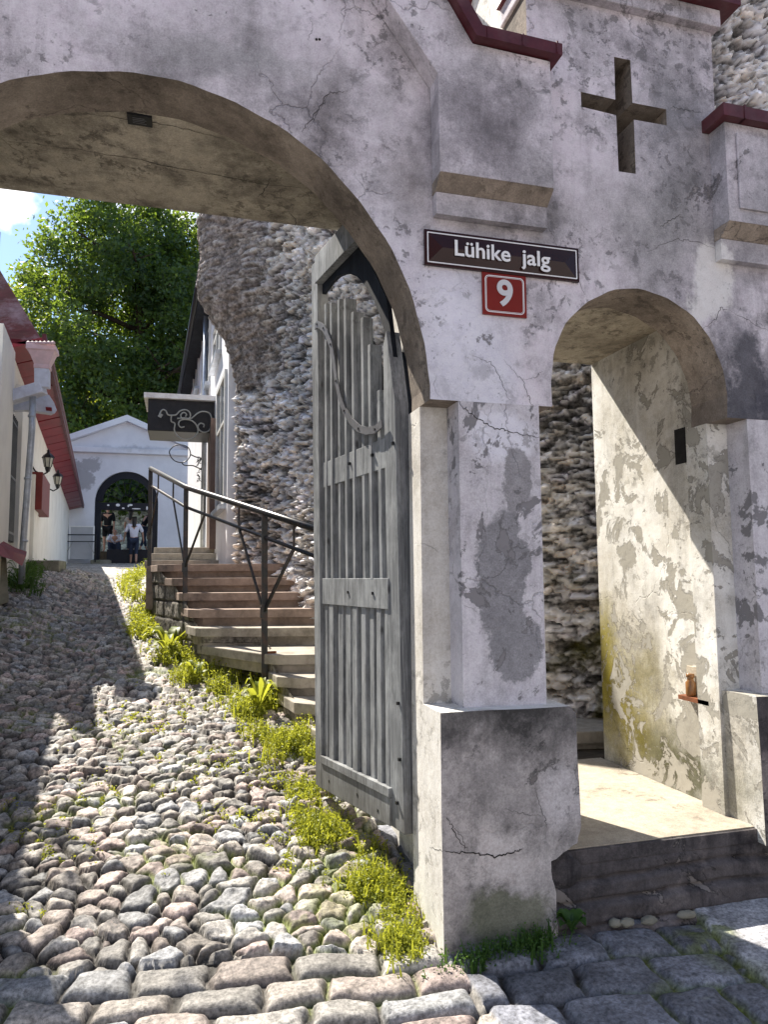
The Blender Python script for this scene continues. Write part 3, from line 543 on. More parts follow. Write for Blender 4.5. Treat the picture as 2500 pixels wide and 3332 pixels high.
for k, (x, y) in enumerate(((1.78, -.10), (1.83, -.11), (1.93, -.12), (2.12, -.12))): o = lump((x, y, gnd(x, y)+.03), (.028+.006*k % .02, .022, .017), 7+k, 'pebble', M['blockstone'] if False else M['stonecap'], None); tag(o, ['grey pebble nearest the seedling at the threshold foot', 'second grey pebble by the threshold foot', 'third grey pebble at the threshold foot', 'grey pebble by the corner of the big smooth slab'][k], 'pebble', 'grey pebbles at the threshold foot')

# niches in the passage wall
def pw(px, py): return on(px, py, 'x', 2.623)
a, c = pw(2195, 1400), pw(2236, 1505)
MB().box((2.6215, min(a[1], c[1]), c[2]), (2.6225, max(a[1], c[1]), a[2])).build('niche_dark_plate', CR, gate)  # flat dark plate on the wall, painted as the shade inside a niche
a, c = pw(2240, 2165), pw(2276, 2268)
tag(MB().box((2.612, min(a[1], c[1]), c[2]), (2.622, max(a[1], c[1])-.0, a[2])).build('niche_back', M['vault'], gate))
sh = MB().box((2.56, .22, c[2]-.018), (2.62, max(a[1], c[1])+.01, c[2]+.004)); sh = sh.build('wall_shelf', M['rust'], gate)
jr = MB().lathe((2.588, (a[1]+c[1])/2-.02, c[2]+.005), [(.022, 0), (.026, .01), (.026, .07), (.017, .08), (.017, .095), (.021, .097), (.021, .115), (.0, .116)], 14)
jr = jr.build('glass_jar', M['amber'], None, smooth=True); tag(jr, 'small amber jar standing on rusty shelf in the passage wall', 'jar')

# plaque under the arch
P1, P2 = on(418, 372, 'z', 3.605), on(495, 406, 'z', 3.605)
b = MB().box((-.262, .262, 3.594), (-.158, .335, 3.604)); pl = thing('ceiling_plaque', (-.21, .3, 3.6), 'small black rectangular plaque fixed to the ceiling of the wide arch', 'plaque')
b.build('plate', M['iron'], pl); b = MB()
for k in range(4): b.box((-.24, .278+k*.012, 3.5925), (-.19+.008*(k % 2), .281+k*.012, 3.5935))
b.build('lettering', M['greyiron'], pl)

# ------------------------------------------------------------------ signs with writing
def text_obj(body, size, loc, name, mat, par, depth=.0015, offset=.0, width=None, xscale=1):
    cu = bpy.data.curves.new(name, 'FONT'); cu.body = body; cu.size = size; cu.extrude = depth; cu.offset = offset; cu.align_x = 'CENTER'; cu.align_y = 'CENTER'; cu.resolution_u = 6
    tmp = bpy.data.objects.new('tmp', cu); COL.objects.link(tmp); dg = bpy.context.evaluated_depsgraph_get(); dg.update()
    me = bpy.data.meshes.new_from_object(tmp.evaluated_get(dg)); bpy.data.objects.remove(tmp)
    xs = [v.co.x for v in me.vertices]; w0 = max(xs)-min(xs); sx = (width/w0) if width else xscale; cx = (max(xs)+min(xs))/2
    L = wloc(par)
    for v in me.vertices: v.co = Vector(((v.co.x-cx)*sx+loc[0]-L.x, loc[1]-v.co.z-L.y, v.co.y+loc[2]-L.z))
    me.materials.clear(); me.materials.append(mat); o = bpy.data.objects.new(name, me); COL.objects.link(o); o.parent = par; return o
def rrect(x0, z0, x1, z1, r, n=5):
    out = []
    for cx, cz, a in ((x1-r, z1-r, 0), (x0+r, z1-r, 90), (x0+r, z0+r, 180), (x1-r, z0+r, 270)):
        for k in range(n+1): t_ = R(a+90*k/n); out.append((cx+r*math.cos(t_), cz+r*math.sin(t_)))
    return out
sg = thing('street_name_sign', (1.384, -.01, 2.94), 'long dark maroon enamel street name sign with white lettering', 'sign')
b = MB(); x0, x1, z0, z1 = 1.004, 1.765, 2.940, 3.103
b.box((x0, -.014, z0), (x1, -.002, z1)).build('plate', M['signred'], sg, bevel=.002)
b = MB(); ins = .026; yy = -.0145     # domed centre with a crease at each end
i0, i1, k0, k1 = x0+.02, x1-.02, z0+.02, z1-.02; zm = (z0+z1)/2
b.add([(i0, yy, k0), (i1, yy, k0), (i1, yy, k1), (i0, yy, k1), (i0+.06, -.026, zm), (i1-.06, -.026, zm)], [(0,1,5,4), (1,2,5), (2,3,4,5), (3,0,4)]).build('domed_face', M['signred'], sg)
b = MB(); b.prism(rrect(x0+.012, z0+.012, x1-.012, z1-.012, .003), [rrect(x0+.017, z0+.017, x1-.017, z1-.017, .002)[::-1]], 'y', -.0165, -.0142)
b.build('white_border', M['signwhite'], sg)
text_obj('Lühike', .100, (1.274, -.0285, 3.022), 'lettering', M['signwhite'], sg, .0015, .0016, .268)
text_obj('jalg', .100, (1.535, -.0285, 3.018), 'lettering', M['signwhite'], sg, .0015, .0016, .146)
hn = thing('house_number_plate', (1.383, -.01, 2.74), 'square red enamel house number plate with a grey nine under the street sign', 'number plate')
x0, x1, z0, z1 = 1.276, 1.492, 2.744, 2.939
b = MB().box((x0, -.011, z0), (x1, -.002, z1)); b.build('plate', M['platered'], hn, bevel=.002)
b = MB(); b.prism(rrect(x0+.012, z0+.012, x1-.012, z1-.012, .02), [rrect(x0+.0155, z0+.0155, x1-.0155, z1-.0155, .017)[::-1]], 'y', -.0128, -.0108)
b.prism(rrect(x0+.018, z0+.018, x1-.018, z1-.018, .016), [rrect(x0+.0195, z0+.0195, x1-.0195, z1-.0195, .015)[::-1]], 'y', -.0128, -.0108).build('white_border', M['signwhite'], hn)
text_obj('9', .165, (1.384, -.0135, 2.843), 'numeral', M['letgrey'], hn, .0012, .0045, .078)
# four anchor holes / small fixings
for px, py in [(1030, 130), (1040, 130)]:
    p = on(px, py, 'y', 0); MB().tube([(p[0], -.0015, p[2]), (p[0], .004, p[2])], .006, 8).build('anchor_hole', CR, gate)

# ------------------------------------------------------------------ wooden gate leaves
def leaf(mirror, label):
    H = np.array([.985, .33]); E = np.array([.79, 1.45]); e = (E-H)/np.linalg.norm(E-H); n = np.array([-e[1], e[0]])
    def W3(s, z, t_):            # s along the leaf from the hinge, t_ outward from its visible face
        p = H+e*s+n*t_; x = p[0] if not mirror else 2*AC-p[0]+.06; return (x, p[1], z)
    g = thing('wooden_gate_leaf', W3(.5, .42, -.03), label, 'gate leaf', 'timber leaves of the wide gate')
    def slab(b, poly, t0, t1, mi=0):      # poly in (s, z)
        k = len(poly); tris = tessellate_polygon([[Vector((p[0], p[1], 0)) for p in poly]])
        vs = [W3(s, z, t0) for s, z in poly]+[W3(s, z, t1) for s, z in poly]
        fs = [tuple(t3) for t3 in tris]+[tuple(i+k for i in reversed(t3)) for t3 in tris]+[(i, (i+1) % k, k+(i+1) % k, k+i) for i in range(k)]
        return b.add(vs, fs, mi)
    rc = lambda s0, s1, z0, z1: [(s0, z0), (s1, z0), (s1, z1), (s0, z1)]
    slab(MB(), [(-.015, .425), (.125, .425), (.175, 2.735), (.135, 2.80), (.045, 2.42)], -.075, 0).build('stile', M['wood'], g, bevel=.003)
    slab(MB(), [(-.01, .425), (.115, .425), (.125, 2.7), (.03, 2.42)], -.12, -.077).build('stile', M['wooddark'], g)
    slab(MB(), [(1.015, .37), (1.112, .37), (1.20, 3.56), (1.092, 3.56)], -.06, .012).build('stile', M['wood'], g, bevel=.003)
    slab(MB(), [(1.09, 3.40), (.42, 3.40), (.42, 3.572), (1.088, 3.572)], -.02, .03).build('top_rail', M['wood'], g, bevel=.003)
    ar = [(1.09, 3.34), (.93, 3.36), (.83, 3.355), (.74, 3.335), (.66, 3.305), (.548, 3.243), (.48, 3.19), (.412, 3.125), (.34, 3.045), (.272, 2.95), (.22, 2.86), (.18, 2.77), (.165, 2.70)]
    slab(MB(), ar+[(.10, 2.66), (.17, 2.98), (.36, 3.24), (.55, 3.42), (.7, 3.50), (1.09, 3.50)], -.045, -.021).build('arched_board', M['wooddark'], g)
    slab(MB(), rc(.13, 1.03, 2.115, 2.265), -.055, -.001).build('rail', M['wood'], g, bevel=.003)
    slab(MB(), rc(.125, 1.02, 1.425, 1.575), -.055, .006).build('rail', M['wood'], g, bevel=.003)
    slab(MB(), [(.11, .555), (1.02, .512), (1.02, .37), (.12, .425)], -.055, .010).build('bottom_rail', M['wood'], g, bevel=.004)
    slab(MB(), [(.11, .600), (1.02, .556), (1.02, .514), (.11, .557)], -.04, .018).build('weather_board', M['wood'], g, bevel=.003)
    if not mirror: slab(MB(), [(.12, .5), (1.03, .5), (1.03, 3.12), (.80, 3.10), (.60, 2.98), (.42, 2.82), (.28, 2.55), (.12, 2.35)], -.085, -.064).build('gap_shade_sheet', M['wooddark'], g)  # dark sheet added to stand in for the shade between the slats
    tops = [(.978, 3.236), (.877, 3.203), (.779, 3.192), (.661, 3.153), (.558, 3.039), (.440, 2.969), (.330, 2.786), (.232, 2.521)]
    for i, (s, zt) in enumerate(tops):
        sb = s-.015
        pol = [(sb-.016, 1.57), (sb+.016, 1.57), (s+.016, zt-.07), (s+.011, zt-.052), (s+.016, zt-.035), (s+.016, zt), (s-.016, zt), (s-.016, zt-.035), (s-.011, zt-.052), (s-.016, zt-.07)]
        slab(MB(), pol, -.062, .002+.005*math.sin(i*2.3)).build('slat', M['wood'], g, bevel=.002)
    bs = [(1.005, .955), (.920, .85), (.795, .725), (.682, .615), (.575, .512), (.468, .41), (.368, .318), (.273, .22), (.178, .135)]
    for i, (s1, s0) in enumerate(bs):
        slab(MB(), rc(s0, s1, .53, 1.43), -.055, -.002+.005*math.sin(i*1.9)).build('board', M['wood'], g, bevel=.003)
    ir = [(1.114, 3.134), (1.07, 3.135), (1.016, 3.109), (.96, 3.075), (.914, 3.030), (.842, 2.940), (.79, 2.817), (.756, 2.70), (.706, 2.595), (.634, 2.50), (.54, 2.422), (.436, 2.362), (.337, 2.331), (.229, 2.318), (.151, 2.335)]
    b = MB(); ir = np.array(ir); d = np.gradient(ir, axis=0); d /= np.linalg.norm(d, axis=1)[:, None]; nn = np.stack([-d[:, 1], d[:, 0]], 1)*.020
    A, B_ = ir+nn, ir-nn
    for k in range(len(ir)-1): slab(b, [tuple(A[k]), tuple(A[k+1]), tuple(B_[k+1]), tuple(B_[k])], .014, .022)
    b.build('curved_iron_strap', M['greyiron'], g)
    for k in range(1, len(ir), 2):
        s, z = ir[k]; slab(MB(), rc(s-.005, s+.005, z-.005, z+.005), .022, .026).build('rivet', M['iron'], g)
    for s, z in [(.06, 2.22), (.03, 1.0), (.02, .75), (.05, .55), (.9, .44), (.5, .47), (.25, .46), (.3, 2.2), (.6, 2.2), (.62, 1.5), (.3, 1.5)]: slab(MB(), rc(s-.007, s+.007, z-.007, z+.007), -.001, .012).build('bolt', M['iron'], g)
    for zz in (.9, 2.0): p = Vector(W3(-.02, zz, -.06)); MB().tube([p, p+Vector((0, 0, .18))], .018, 10).build('hinge', M['rust'], g, True)
    return g
leaf(False, 'weathered grey slatted wooden gate leaf with curved iron strap, folded against the pillar')
leaf(True, 'weathered grey slatted wooden gate leaf at the opposite side of the wide arch')

# ------------------------------------------------------------------ rough stone tower wall
def masonry():
    path = np.array([(1.9, 7.4), (.70, 6.42), (.70, 6.24), (1.15, 5.5), (1.38, 4.5), (1.98, 3.4), (2.80, 2.35), (3.45, 1.80), (7.5, 1.65)]); seg = np.linalg.norm(np.diff(path, axis=0), axis=1); cs = np.concatenate([[0], np.cumsum(seg)])
    ss = np.concatenate([np.arange(0, 1, .06), np.arange(1, 9.0, .017), np.arange(9.0, cs[-1], .04)]); zs = np.concatenate([np.arange(.2, 6.5, .017), np.arange(6.5, 7.3, .03)])
    px = np.interp(ss, cs, path[:, 0]); py = np.interp(ss, cs, path[:, 1])
    k = np.hanning(15); k /= k.sum(); pad = 7
    px = np.convolve(np.pad(px, pad, mode='edge'), k, 'valid'); py = np.convolve(np.pad(py, pad, mode='edge'), k, 'valid')
    dx, dy = np.gradient(px), np.gradient(py); l = np.hypot(dx, dy); nx, ny = dy/l, -dx/l; sg_ = np.sign(-nx+1e-9); nx, ny = -np.abs(0)+nx, ny; fl = (nx*(-1)+ny*(-1)) < 0; nx, ny = np.where(fl, -nx, nx), np.where(fl, -ny, ny)
    S_, Z = np.meshgrid(ss, zs, indexing='ij')
    ov = np.interp(zs, [0, 3.85, 4.3, 4.6, 4.85, 5.08, 5.25, 5.6, 6.1, 6.5, 7.3], [0, 0, .10, .20, .36, .52, .55, .50, .56, .45, .2]); w = np.interp(ss, [0, 1.0, 1.5, 1.9, 2.5, 3.1], [0, .6, 1, 1, .45, 0]); OV = w[:, None]*ov[None, :]
    u = S_+.22*(fbm(S_*3, Z*3, 3, 1)-.5); v = Z+.16*(fbm(S_*2.2, Z*2.2+9, 4, 2)-.5)
    F1, F2, I, J, DX, DY = voro(u/.21, v/.072, .95, 50, .35)
    e = F2-F1; q = np.clip(e/.35, 0, 1); h = q**.6*(.01+.065*h2(I, J, 51))+(.06*(h2(I, J, 52)-.5)*DX-.17*(.35+.65*h2(I, J, 53))*DY)*q
    rd = 1-np.abs(2*fbm(u*3.6, v*15, 6, 54, .68)-1); rd2 = 1-np.abs(2*fbm(u*9, v*34+3, 4, 61, .6)-1)
    h = h*.50; h += .15*(rd**2-.5)+.07*(rd2**2-.5)+.16*(fbm(S_*.9, Z*.9, 3, 58)-.5)
    smooth = np.clip(w[:, None]*1.3, 0, 1)*np.clip((Z-3.8)/.2, 0, 1); h = h*(1-.65*smooth)
    P = np.stack([px[:, None]+nx[:, None]*h-OV, py[:, None]+ny[:, None]*h-.15*OV, Z], -1)
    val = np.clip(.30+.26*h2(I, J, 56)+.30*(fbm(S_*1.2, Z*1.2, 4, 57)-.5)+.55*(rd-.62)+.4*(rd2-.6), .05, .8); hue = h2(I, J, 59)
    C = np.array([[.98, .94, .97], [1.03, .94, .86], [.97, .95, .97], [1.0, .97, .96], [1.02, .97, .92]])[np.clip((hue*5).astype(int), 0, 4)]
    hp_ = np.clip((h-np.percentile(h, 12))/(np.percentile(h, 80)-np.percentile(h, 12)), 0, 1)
    T = C*val[..., None]*(.25+.75*np.clip(e/.16, 0, 1))[..., None]*(.30+.70*hp_)[..., None]*2.0  # crevices tinted darker, ridges lighter: relief shading put into the colour
    g = np.clip((fbm(S_*3, Z*3, 4, 60)-.5)/.1, 0, 1)*np.clip((1.7-Z)/.5, 0, 1)*np.clip((S_-6)/.5, 0, 1); T = T*(1-.8*g[..., None])+np.array([.24, .22, .03])*.8*g[..., None]
    T = T*(1-.6*smooth[..., None])+np.array([.34, .27, .23])*.6*smooth[..., None]
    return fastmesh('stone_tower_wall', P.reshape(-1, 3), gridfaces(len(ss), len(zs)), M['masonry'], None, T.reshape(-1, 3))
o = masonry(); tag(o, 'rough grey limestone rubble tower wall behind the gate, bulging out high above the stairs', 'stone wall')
bpy.context.view_layer.update()

# ------------------------------------------------------------------ stairs
st = thing('stone_staircase', (.8, 4.2, .3), 'brown stone stairs climbing between the iron railing and the stone tower wall', 'staircase')
# (z of nosing, left end pixels (outer corner, front corner), right end xy)
ST = [(1.745, (-.27, 5.95), (-.08, 5.72), (1.20, 5.42)), (1.585, (-.10, 5.45), (.02, 5.32), (1.24, 5.02)), (1.43, (-.02, 5.12), (.08, 5.01), (1.32, 4.68)),
      (1.27, (.07, 4.76), (.18, 4.63), (1.42, 4.30)), (1.105, (.14, 4.40), (.19, 4.34), (1.66, 3.92)), (.935, (.70, 3.38), (.80, 3.28), (1.95, 3.0)),
      (.785, (.76, 3.06), (.93, 2.92), (2.3, 2.66)), (.64, (.84, 2.66), (1.0, 2.5), (2.6, 2.25)), (.50, (.95, 2.2), (1.1, 1.95), (2.95, 1.64))]
for i, (z, lo, lf, rr_) in enumerate(ST):
    back = ST[i-1] if i else None
    bl = (lo[0]-.12, lo[1]+.75) if i == 0 else (ST[i-1][1][0]+.02, ST[i-1][1][1]+.1)
    br = (rr_[0]-.02, rr_[1]+1.0) if i == 0 else (ST[i-1][3][0]+.15, ST[i-1][3][1]+.25)
    front = [lf, rr_] if i != 4 else [lf, (.80, 4.12), rr_]
    if i in (4,): bl = (.05, 4.8)
    poly = [lo]+front+[(rr_[0]+.35, rr_[1]+.2), br, bl]
    m = M['ochrestone'] if i < 4 else M['greytread']
    MB().prism(ragged(poly, 4, .004), (), 'z', z-.085, z).build('tread', m, st, bevel=.008)
    s = .045; lo2 = (lo[0]+.04, lo[1]+s); poly2 = [(lo[0]+.05, lo[1]+.02)]+[(p[0]+(.04 if k == 0 else 0), p[1]+.045) for k, p in enumerate(front)]+[(rr_[0]+.35, rr_[1]+.25), br, (bl[0]+.06, bl[1])]
    MB().prism(poly2, (), 'z', z-.175, z-.086).build('riser', m, st)
# limestone block side wall of the stairs
def sidewall(pts, tops, name='side_wall'):
    pts = np.array(pts); seg = np.linalg.norm(np.diff(pts, axis=0), axis=1); cs = np.concatenate([[0], np.cumsum(seg)]); ss = np.arange(0, cs[-1], .02)
    x = np.interp(ss, cs, pts[:, 0]); y = np.interp(ss, cs, pts[:, 1]); zt = np.interp(ss, cs, tops); tt = np.linspace(0, 1, 60)
    d = np.stack([np.gradient(x), np.gradient(y)], 1); d /= np.linalg.norm(d, axis=1)[:, None]; n = np.stack([-d[:, 1], d[:, 0]], 1); n = np.where((n[:, :1] > 0), -n, n)
    zb = gz(y)-.1; Z = zb[:, None]+(zt-zb)[:, None]*tt[None, :]; S_ = np.repeat(ss[:, None], 60, 1)
    row = np.floor(Z/.19+.1*S_*0); k = np.floor(S_/.32+h2(row, row, 70)*2); fa = S_/.32+h2(row, row, 70)*2-k; ed = np.minimum(np.minimum(fa, 1-fa)*.32, np.minimum(Z/.19-row, 1-Z/.19+row)*.19)+.01*(fbm(S_*12, Z*12, 3, 71)-.5)
    q = np.clip(ed/.02, 0, 1); h = .03*np.sqrt(1-(1-q)**2)+.02*(fbm(S_*10, Z*10, 4, 72)-.5)+.02*(h2(k, row, 73)-.5)
    P = np.stack([x[:, None]+n[:, :1]*h, y[:, None]+n[:, 1:]*h, Z], -1); T = np.array([.25, .23, .20])*(.55+.9*h2(k, row, 74))[..., None]*(.35+.65*q[..., None])
    return fastmesh(name, P.reshape(-1, 3), gridfaces(len(ss), 60), M['blockstone'], st, T.reshape(-1, 3))
sidewall([(-.38, 6.9), (-.20, 5.95), (-.03, 5.42), (.06, 5.06), (.15, 4.72), (.22, 4.42), (.82, 4.16), (.80, 3.35), (.86, 3.0), (.95, 2.6), (1.1, 2.0), (1.3, 1.5)],
         [1.65, 1.66, 1.50, 1.34, 1.19, 1.02, 1.02, .85, .70, .56, .42, .30])
MB().prism([(1.0, 1.31), (3.2, 1.31), (3.2, 2.6), (1.0, 2.6)], (), 'z', .2, .37).build('landing', M['soil'], st)
# upper landing with two more steps to the door of the white house
MB().prism([(-.42, 6.55), (1.0, 6.3), (1.0, 9.6), (-.55, 9.9)], (), 'z', 1.2, 1.74).build('landing', M['ochrestone'], st)
for j, (y0, zz) in enumerate(((7.75, 1.84), (8.15, 1.95), (8.45, 2.05))):
    MB().prism([(-.5+.05*j, y0), (1.0, y0-.15), (1.0, 9.8), (-.55+.05*j, 9.8)], (), 'z', zz-.1, zz).build('tread', M['greytread'], st, bevel=.008)

# ------------------------------------------------------------------ railing
rl = thing('iron_stair_railing', (.06, 5.2, gnd(.06, 5.2)), 'dark iron railing with three posts and branching struts beside the stairs', 'railing')
pb = [Vector((.70, 3.42, gnd(.7, 3.42)-.03)), Vector((.045, 5.10, gnd(.04, 5.1)-.03)), Vector((-.39, 6.75, gnd(-.39, 6.75)-.05))]
pt = [Vector(atd(866, 1671, 6.24)), Vector(atd(606, 1581, 7.75)), Vector(atd(493, 1522, 9.2))]
for p, q in zip(pb, pt): q.x, q.y = p.x-.01, p.y
pt[0].z, pt[1].z, pt[2].z = 2.15, 2.56, 2.99
ext = pt[0]+(pt[0]-pt[1])*.75; top = [pt[2], pt[1], pt[0], ext]
dz = Vector((0, 0, -.215)); 
for k, p in enumerate(pb):
    b = MB(); b.bar(p, pt[k]-Vector((0, 0, .02)), .055, .05, upv=(1, 0, 0)); kn = pt[k]-Vector((0, 0, .86)); b.box((kn.x-.03, kn.y-.03, kn.z-.05), (kn.x+.03, kn.y+.03, kn.z+.05)); b.build('post', M['steel'], rl, bevel=.003)
b = MB(); b.tube(top, .030, 10); b.build('handrail', M['steel'], rl, True)
b = MB(); b.tube([p+dz for p in top], .017, 8); b.build('lower_rail', M['steel'], rl, True)
def tp(t_):   # param 0..3 along the posts
    k = min(int(t_), 2); return top[k].lerp(top[k+1], t_-k)
for t_, kn in ((.25, 0), (.68, 1), (1.28, 1), (1.72, 2), (2.38, 2)):
    a = tp(t_); MB().bar(a, a+dz, .018, .018, upv=(1, 0, 0)).build('baluster', M['steel'], rl)
    base = top[kn]-Vector((0, 0, .86)); MB().bar(a+dz, base, .042, .016, upv=(1, 0, 0)).build('strut', M['steel'], rl)
for k, (bx, by) in enumerate(((.10, .02), (.14, .02))):
    p = pb[k]+Vector((0, 0, .42)); MB().bar(p, p+Vector((bx, by, 0)), .02, .02).build('anchor', M['rust'], rl)

# ------------------------------------------------------------------ white house on the right
RP, RD = (.57, 6.3), (-.045, 1.0)
def rw(px, py, off=0): return onw(px, py, RP, RD, off)
hr = thing('white_house', (.4, 11, 1.9), 'tall white plastered house with dark eaves and grey framed windows, above the stairs', 'house')
def rwx(y): return RP[0]+(y-RP[1])*RD[0]
ya, yb = 6.6, 16.4
MB().prism([(rwx(ya), ya), (rwx(yb), yb), (4, yb), (4, ya)], (), 'z', 1.3, 6.36).build('wall', M['whitewall'], hr)
b = MB(); b.add([(rwx(ya)-.22, ya-.1, 6.28), (rwx(yb)-.22, yb+.2, 6.28), (2.6, yb+.2, 8.2), (2.6, ya-.1, 8.2), (rwx(ya)-.22, ya-.1, 6.40), (rwx(yb)-.22, yb+.2, 6.40), (2.6, yb+.2, 8.32), (2.6, ya-.1, 8.32), ], [(0,1,2,3), (4,7,6,5), (0,4,5,1), (1,5,6,2), (2,6,7,3), (3,7,4,0)])
b.build('roof', M['redmetal'], hr)
MB().add([(rwx(ya)-.24, ya, 6.22), (rwx(yb)-.24, yb+.2, 6.22), (rwx(yb)+.02, yb+.2, 6.18), (rwx(ya)+.02, ya, 6.18), (rwx(ya)-.24, ya, 6.30), (rwx(yb)-.24, yb+.2, 6.30), (rwx(yb)+.02, yb+.2, 6.30), (rwx(ya)+.02, ya, 6.30)], [(0,1,2,3), (0,4,5,1), (0,3,7,4), (1,5,6,2), (4,7,6,5)]).build('soffit', M['wooddark'], hr)
MB().tube([(rwx(ya)-.26, ya-.1, 6.30), (rwx(yb)-.26, yb+.2, 6.30)], .06, 8).build('gutter', M['iron'], hr, True)
def rwin(px0, px1, py0, py1):
    a, c = rw(px0, py0), rw(px1, py0); z1 = (a[2]+c[2])/2; z0 = rw((px0+px1)/2, py1)[2]; y0, y1 = sorted((a[1], c[1]))
    X = lambda y, o: rwx(y)-o
    def pn(b, ya_, yb_, za, zb_, o): b.add([(X(ya_, o), ya_, za), (X(yb_, o), yb_, za), (X(yb_, o), yb_, zb_), (X(ya_, o), ya_, zb_), (X(ya_, -.05), ya_, za), (X(yb_, -.05), yb_, za), (X(yb_, -.05), yb_, zb_), (X(ya_, -.05), ya_, zb_)], [(0,1,2,3), (0,4,5,1), (2,6,7,3), (1,5,6,2), (0,3,7,4)])
    f = MB(); w_ = .07
    pn(f, y0, y0+w_, z0, z1, .035); pn(f, y1-w_, y1, z0, z1, .035); pn(f, y0+w_, y1-w_, z1-w_, z1, .033); pn(f, y0+w_, y1-w_, z0, z0+w_, .033); ym = (y0+y1)/2; pn(f, ym-.02, ym+.02, z0+w_, z1-w_, .028); pn(f, y0+w_, y1-w_, z0+(z1-z0)*.62, z0+(z1-z0)*.62+.04, .026)
    fo = f.build('window', M['sash'], hr)
    g = MB(); pn(g, y0+w_, y1-w_, z0+w_, z1-w_, .010); g.build('pane', M['glass'], fo)
    s = MB(); pn(s, y0-.05, y1+.05, z0-.06, z0, .09); s.build('sill', M['zinc'], fo)
rwin(634, 650, 1140, 1280); rwin(664, 688, 1010, 1270); rwin(712, 740, 1240, 1650); rwin(700, 722, 1040, 1170)
# door below the canopy
a, c = rw(690, 1400), rw(706, 1400); MB().box((rwx(a[1])-.05, min(a[1], c[1])-.02, 2.02), (rwx(a[1])+.1, max(a[1], c[1])+.45, 4.0)).build('door', M['brown'], hr)
MB().tube([(rwx(9.9)-.06, 9.9, 6.2), (rwx(9.9)-.06, 9.9, 2.1)], .045, 8).build('downpipe', M['zinc'], hr, True)
# canopy and the wrought iron bracket sign
cp = thing('door_canopy', (-.05, 8.95, 3.9), 'small black boxed door canopy with a pale copper top, hanging over the lane', 'canopy')
MB().box((-.54, 8.65, 3.86), (.48, 9.5, 4.36)).build('canopy_box', M['iron'], cp, bevel=.01)
MB().add([(-.60, 8.58, 4.361), (.5, 8.55, 4.361), (.5, 9.6, 4.361), (-.6, 9.6, 4.361), (-.60, 8.58, 4.44), (.5, 8.55, 4.44), (.5, 9.6, 4.50), (-.6, 9.6, 4.46)], [(0,3,2,1), (4,5,6,7), (0,1,5,4), (1,2,6,5), (2,3,7,6), (3,0,4,7)]).build('copper_roof', M['copper'], cp)
bs_ = thing('wrought_iron_bracket', (.3, 8.5, 3.9), 'pale curling wrought iron bracket in front of the black canopy', 'wrought iron sign')
def zc(a, c): return (200+a*.3012, 1300+c*.3012)
def curve3(pts, y, r, par, name, mat, n=5):
    P = [Vector(on(*zc(*p), 'y', y)) for p in pts]; out = []
    for i in range(len(P)-1):
        p0, p1, p2, p3 = P[max(i-1, 0)], P[i], P[i+1], P[min(i+2, len(P)-1)]
        for k in range(n):
            t_ = k/n; out.append(.5*((2*p1)+(p2-p0)*t_+(2*p0-5*p1+4*p2-p3)*t_**2+(3*p1-p0-3*p2+p3)*t_**3))
    out.append(P[-1]); return MB().tube(out, r, 6).build(name, mat, par, True)
PI_ = simple('pale_grey_ironwork', (.36, .37, .35), .5, .4, .2, .2, 20)
for pts in [[(1075, 125), (1100, 110), (1130, 125), (1150, 165), (1200, 170), (1240, 165), (1280, 125), (1340, 112), (1385, 140), (1390, 190), (1350, 215), (1300, 205), (1290, 165), (1320, 140), (1350, 160), (1340, 185)],
            [(1190, 170), (1185, 235), (1225, 260), (1220, 330), (1260, 400), (1340, 435), (1430, 410), (1475, 350), (1460, 280), (1410, 230), (1340, 215), (1280, 230), (1265, 270), (1290, 300), (1330, 295)],
            [(1250, 205), (1330, 200), (1400, 205), (1470, 150), (1530, 130), (1600, 150), (1625, 230), (1600, 330), (1540, 355), (1490, 330), (1475, 290), (1500, 258), (1540, 270), (1535, 300)]]:
    curve3(pts, 8.5, .011, bs_, 'scroll', PI_)
MB().tube([Vector(on(*zc(1050, 185), 'y', 8.5)), Vector(on(*zc(1075, 125), 'y', 8.5))], .012, 6).build('scroll', PI_, bs_)
b = MB(); q = [Vector(on(*zc(*p), 'y', 8.5)) for p in ((1040, 180), (1065, 150), (1098, 165), (1075, 200))]; b.add([v+Vector((0, -.01, 0)) for v in q]+[v+Vector((0, .01, 0)) for v in q], [(0,1,2,3), (4,5,6,7), (0,1,5,4), (1,2,6,5), (2,3,7,6), (3,0,4,7)]).build('finial', PI_, bs_)
bk = thing('round_shop_bracket', (.1, 9.8, 3.4), 'thin dark iron ring bracket with leaf sprays on the house wall under the canopy', 'wrought iron bracket')
curve3([(1165, 575), (1190, 630), (1240, 670), (1310, 680), (1365, 650), (1395, 590), (1370, 520), (1300, 490), (1225, 500), (1175, 545), (1165, 575)], 9.9, .009, bk, 'ring', M['iron'])
curve3([(1300, 680), (1330, 710), (1420, 715), (1480, 740), (1530, 760)], 9.9, .010, bk, 'arm', M['iron'])
curve3([(1395, 595), (1450, 620), (1520, 640), (1550, 650)], 9.9, .010, bk, 'arm', M['iron'])
b = MB()
for k in range(26):
    a = on(*zc(1500+random.uniform(-40, 50), random.uniform(620, 880)), 'y', 9.9); d = Vector((random.uniform(-.05, .05), random.uniform(-.03, .03), random.uniform(-.06, .06))); s = d.orthogonal().normalized()*.012
    a = Vector(a); b.add([a-d, a+s, a+d, a-s], [(0, 1, 2, 3)])
b.build('leaf_spray', M['iron'], bk)

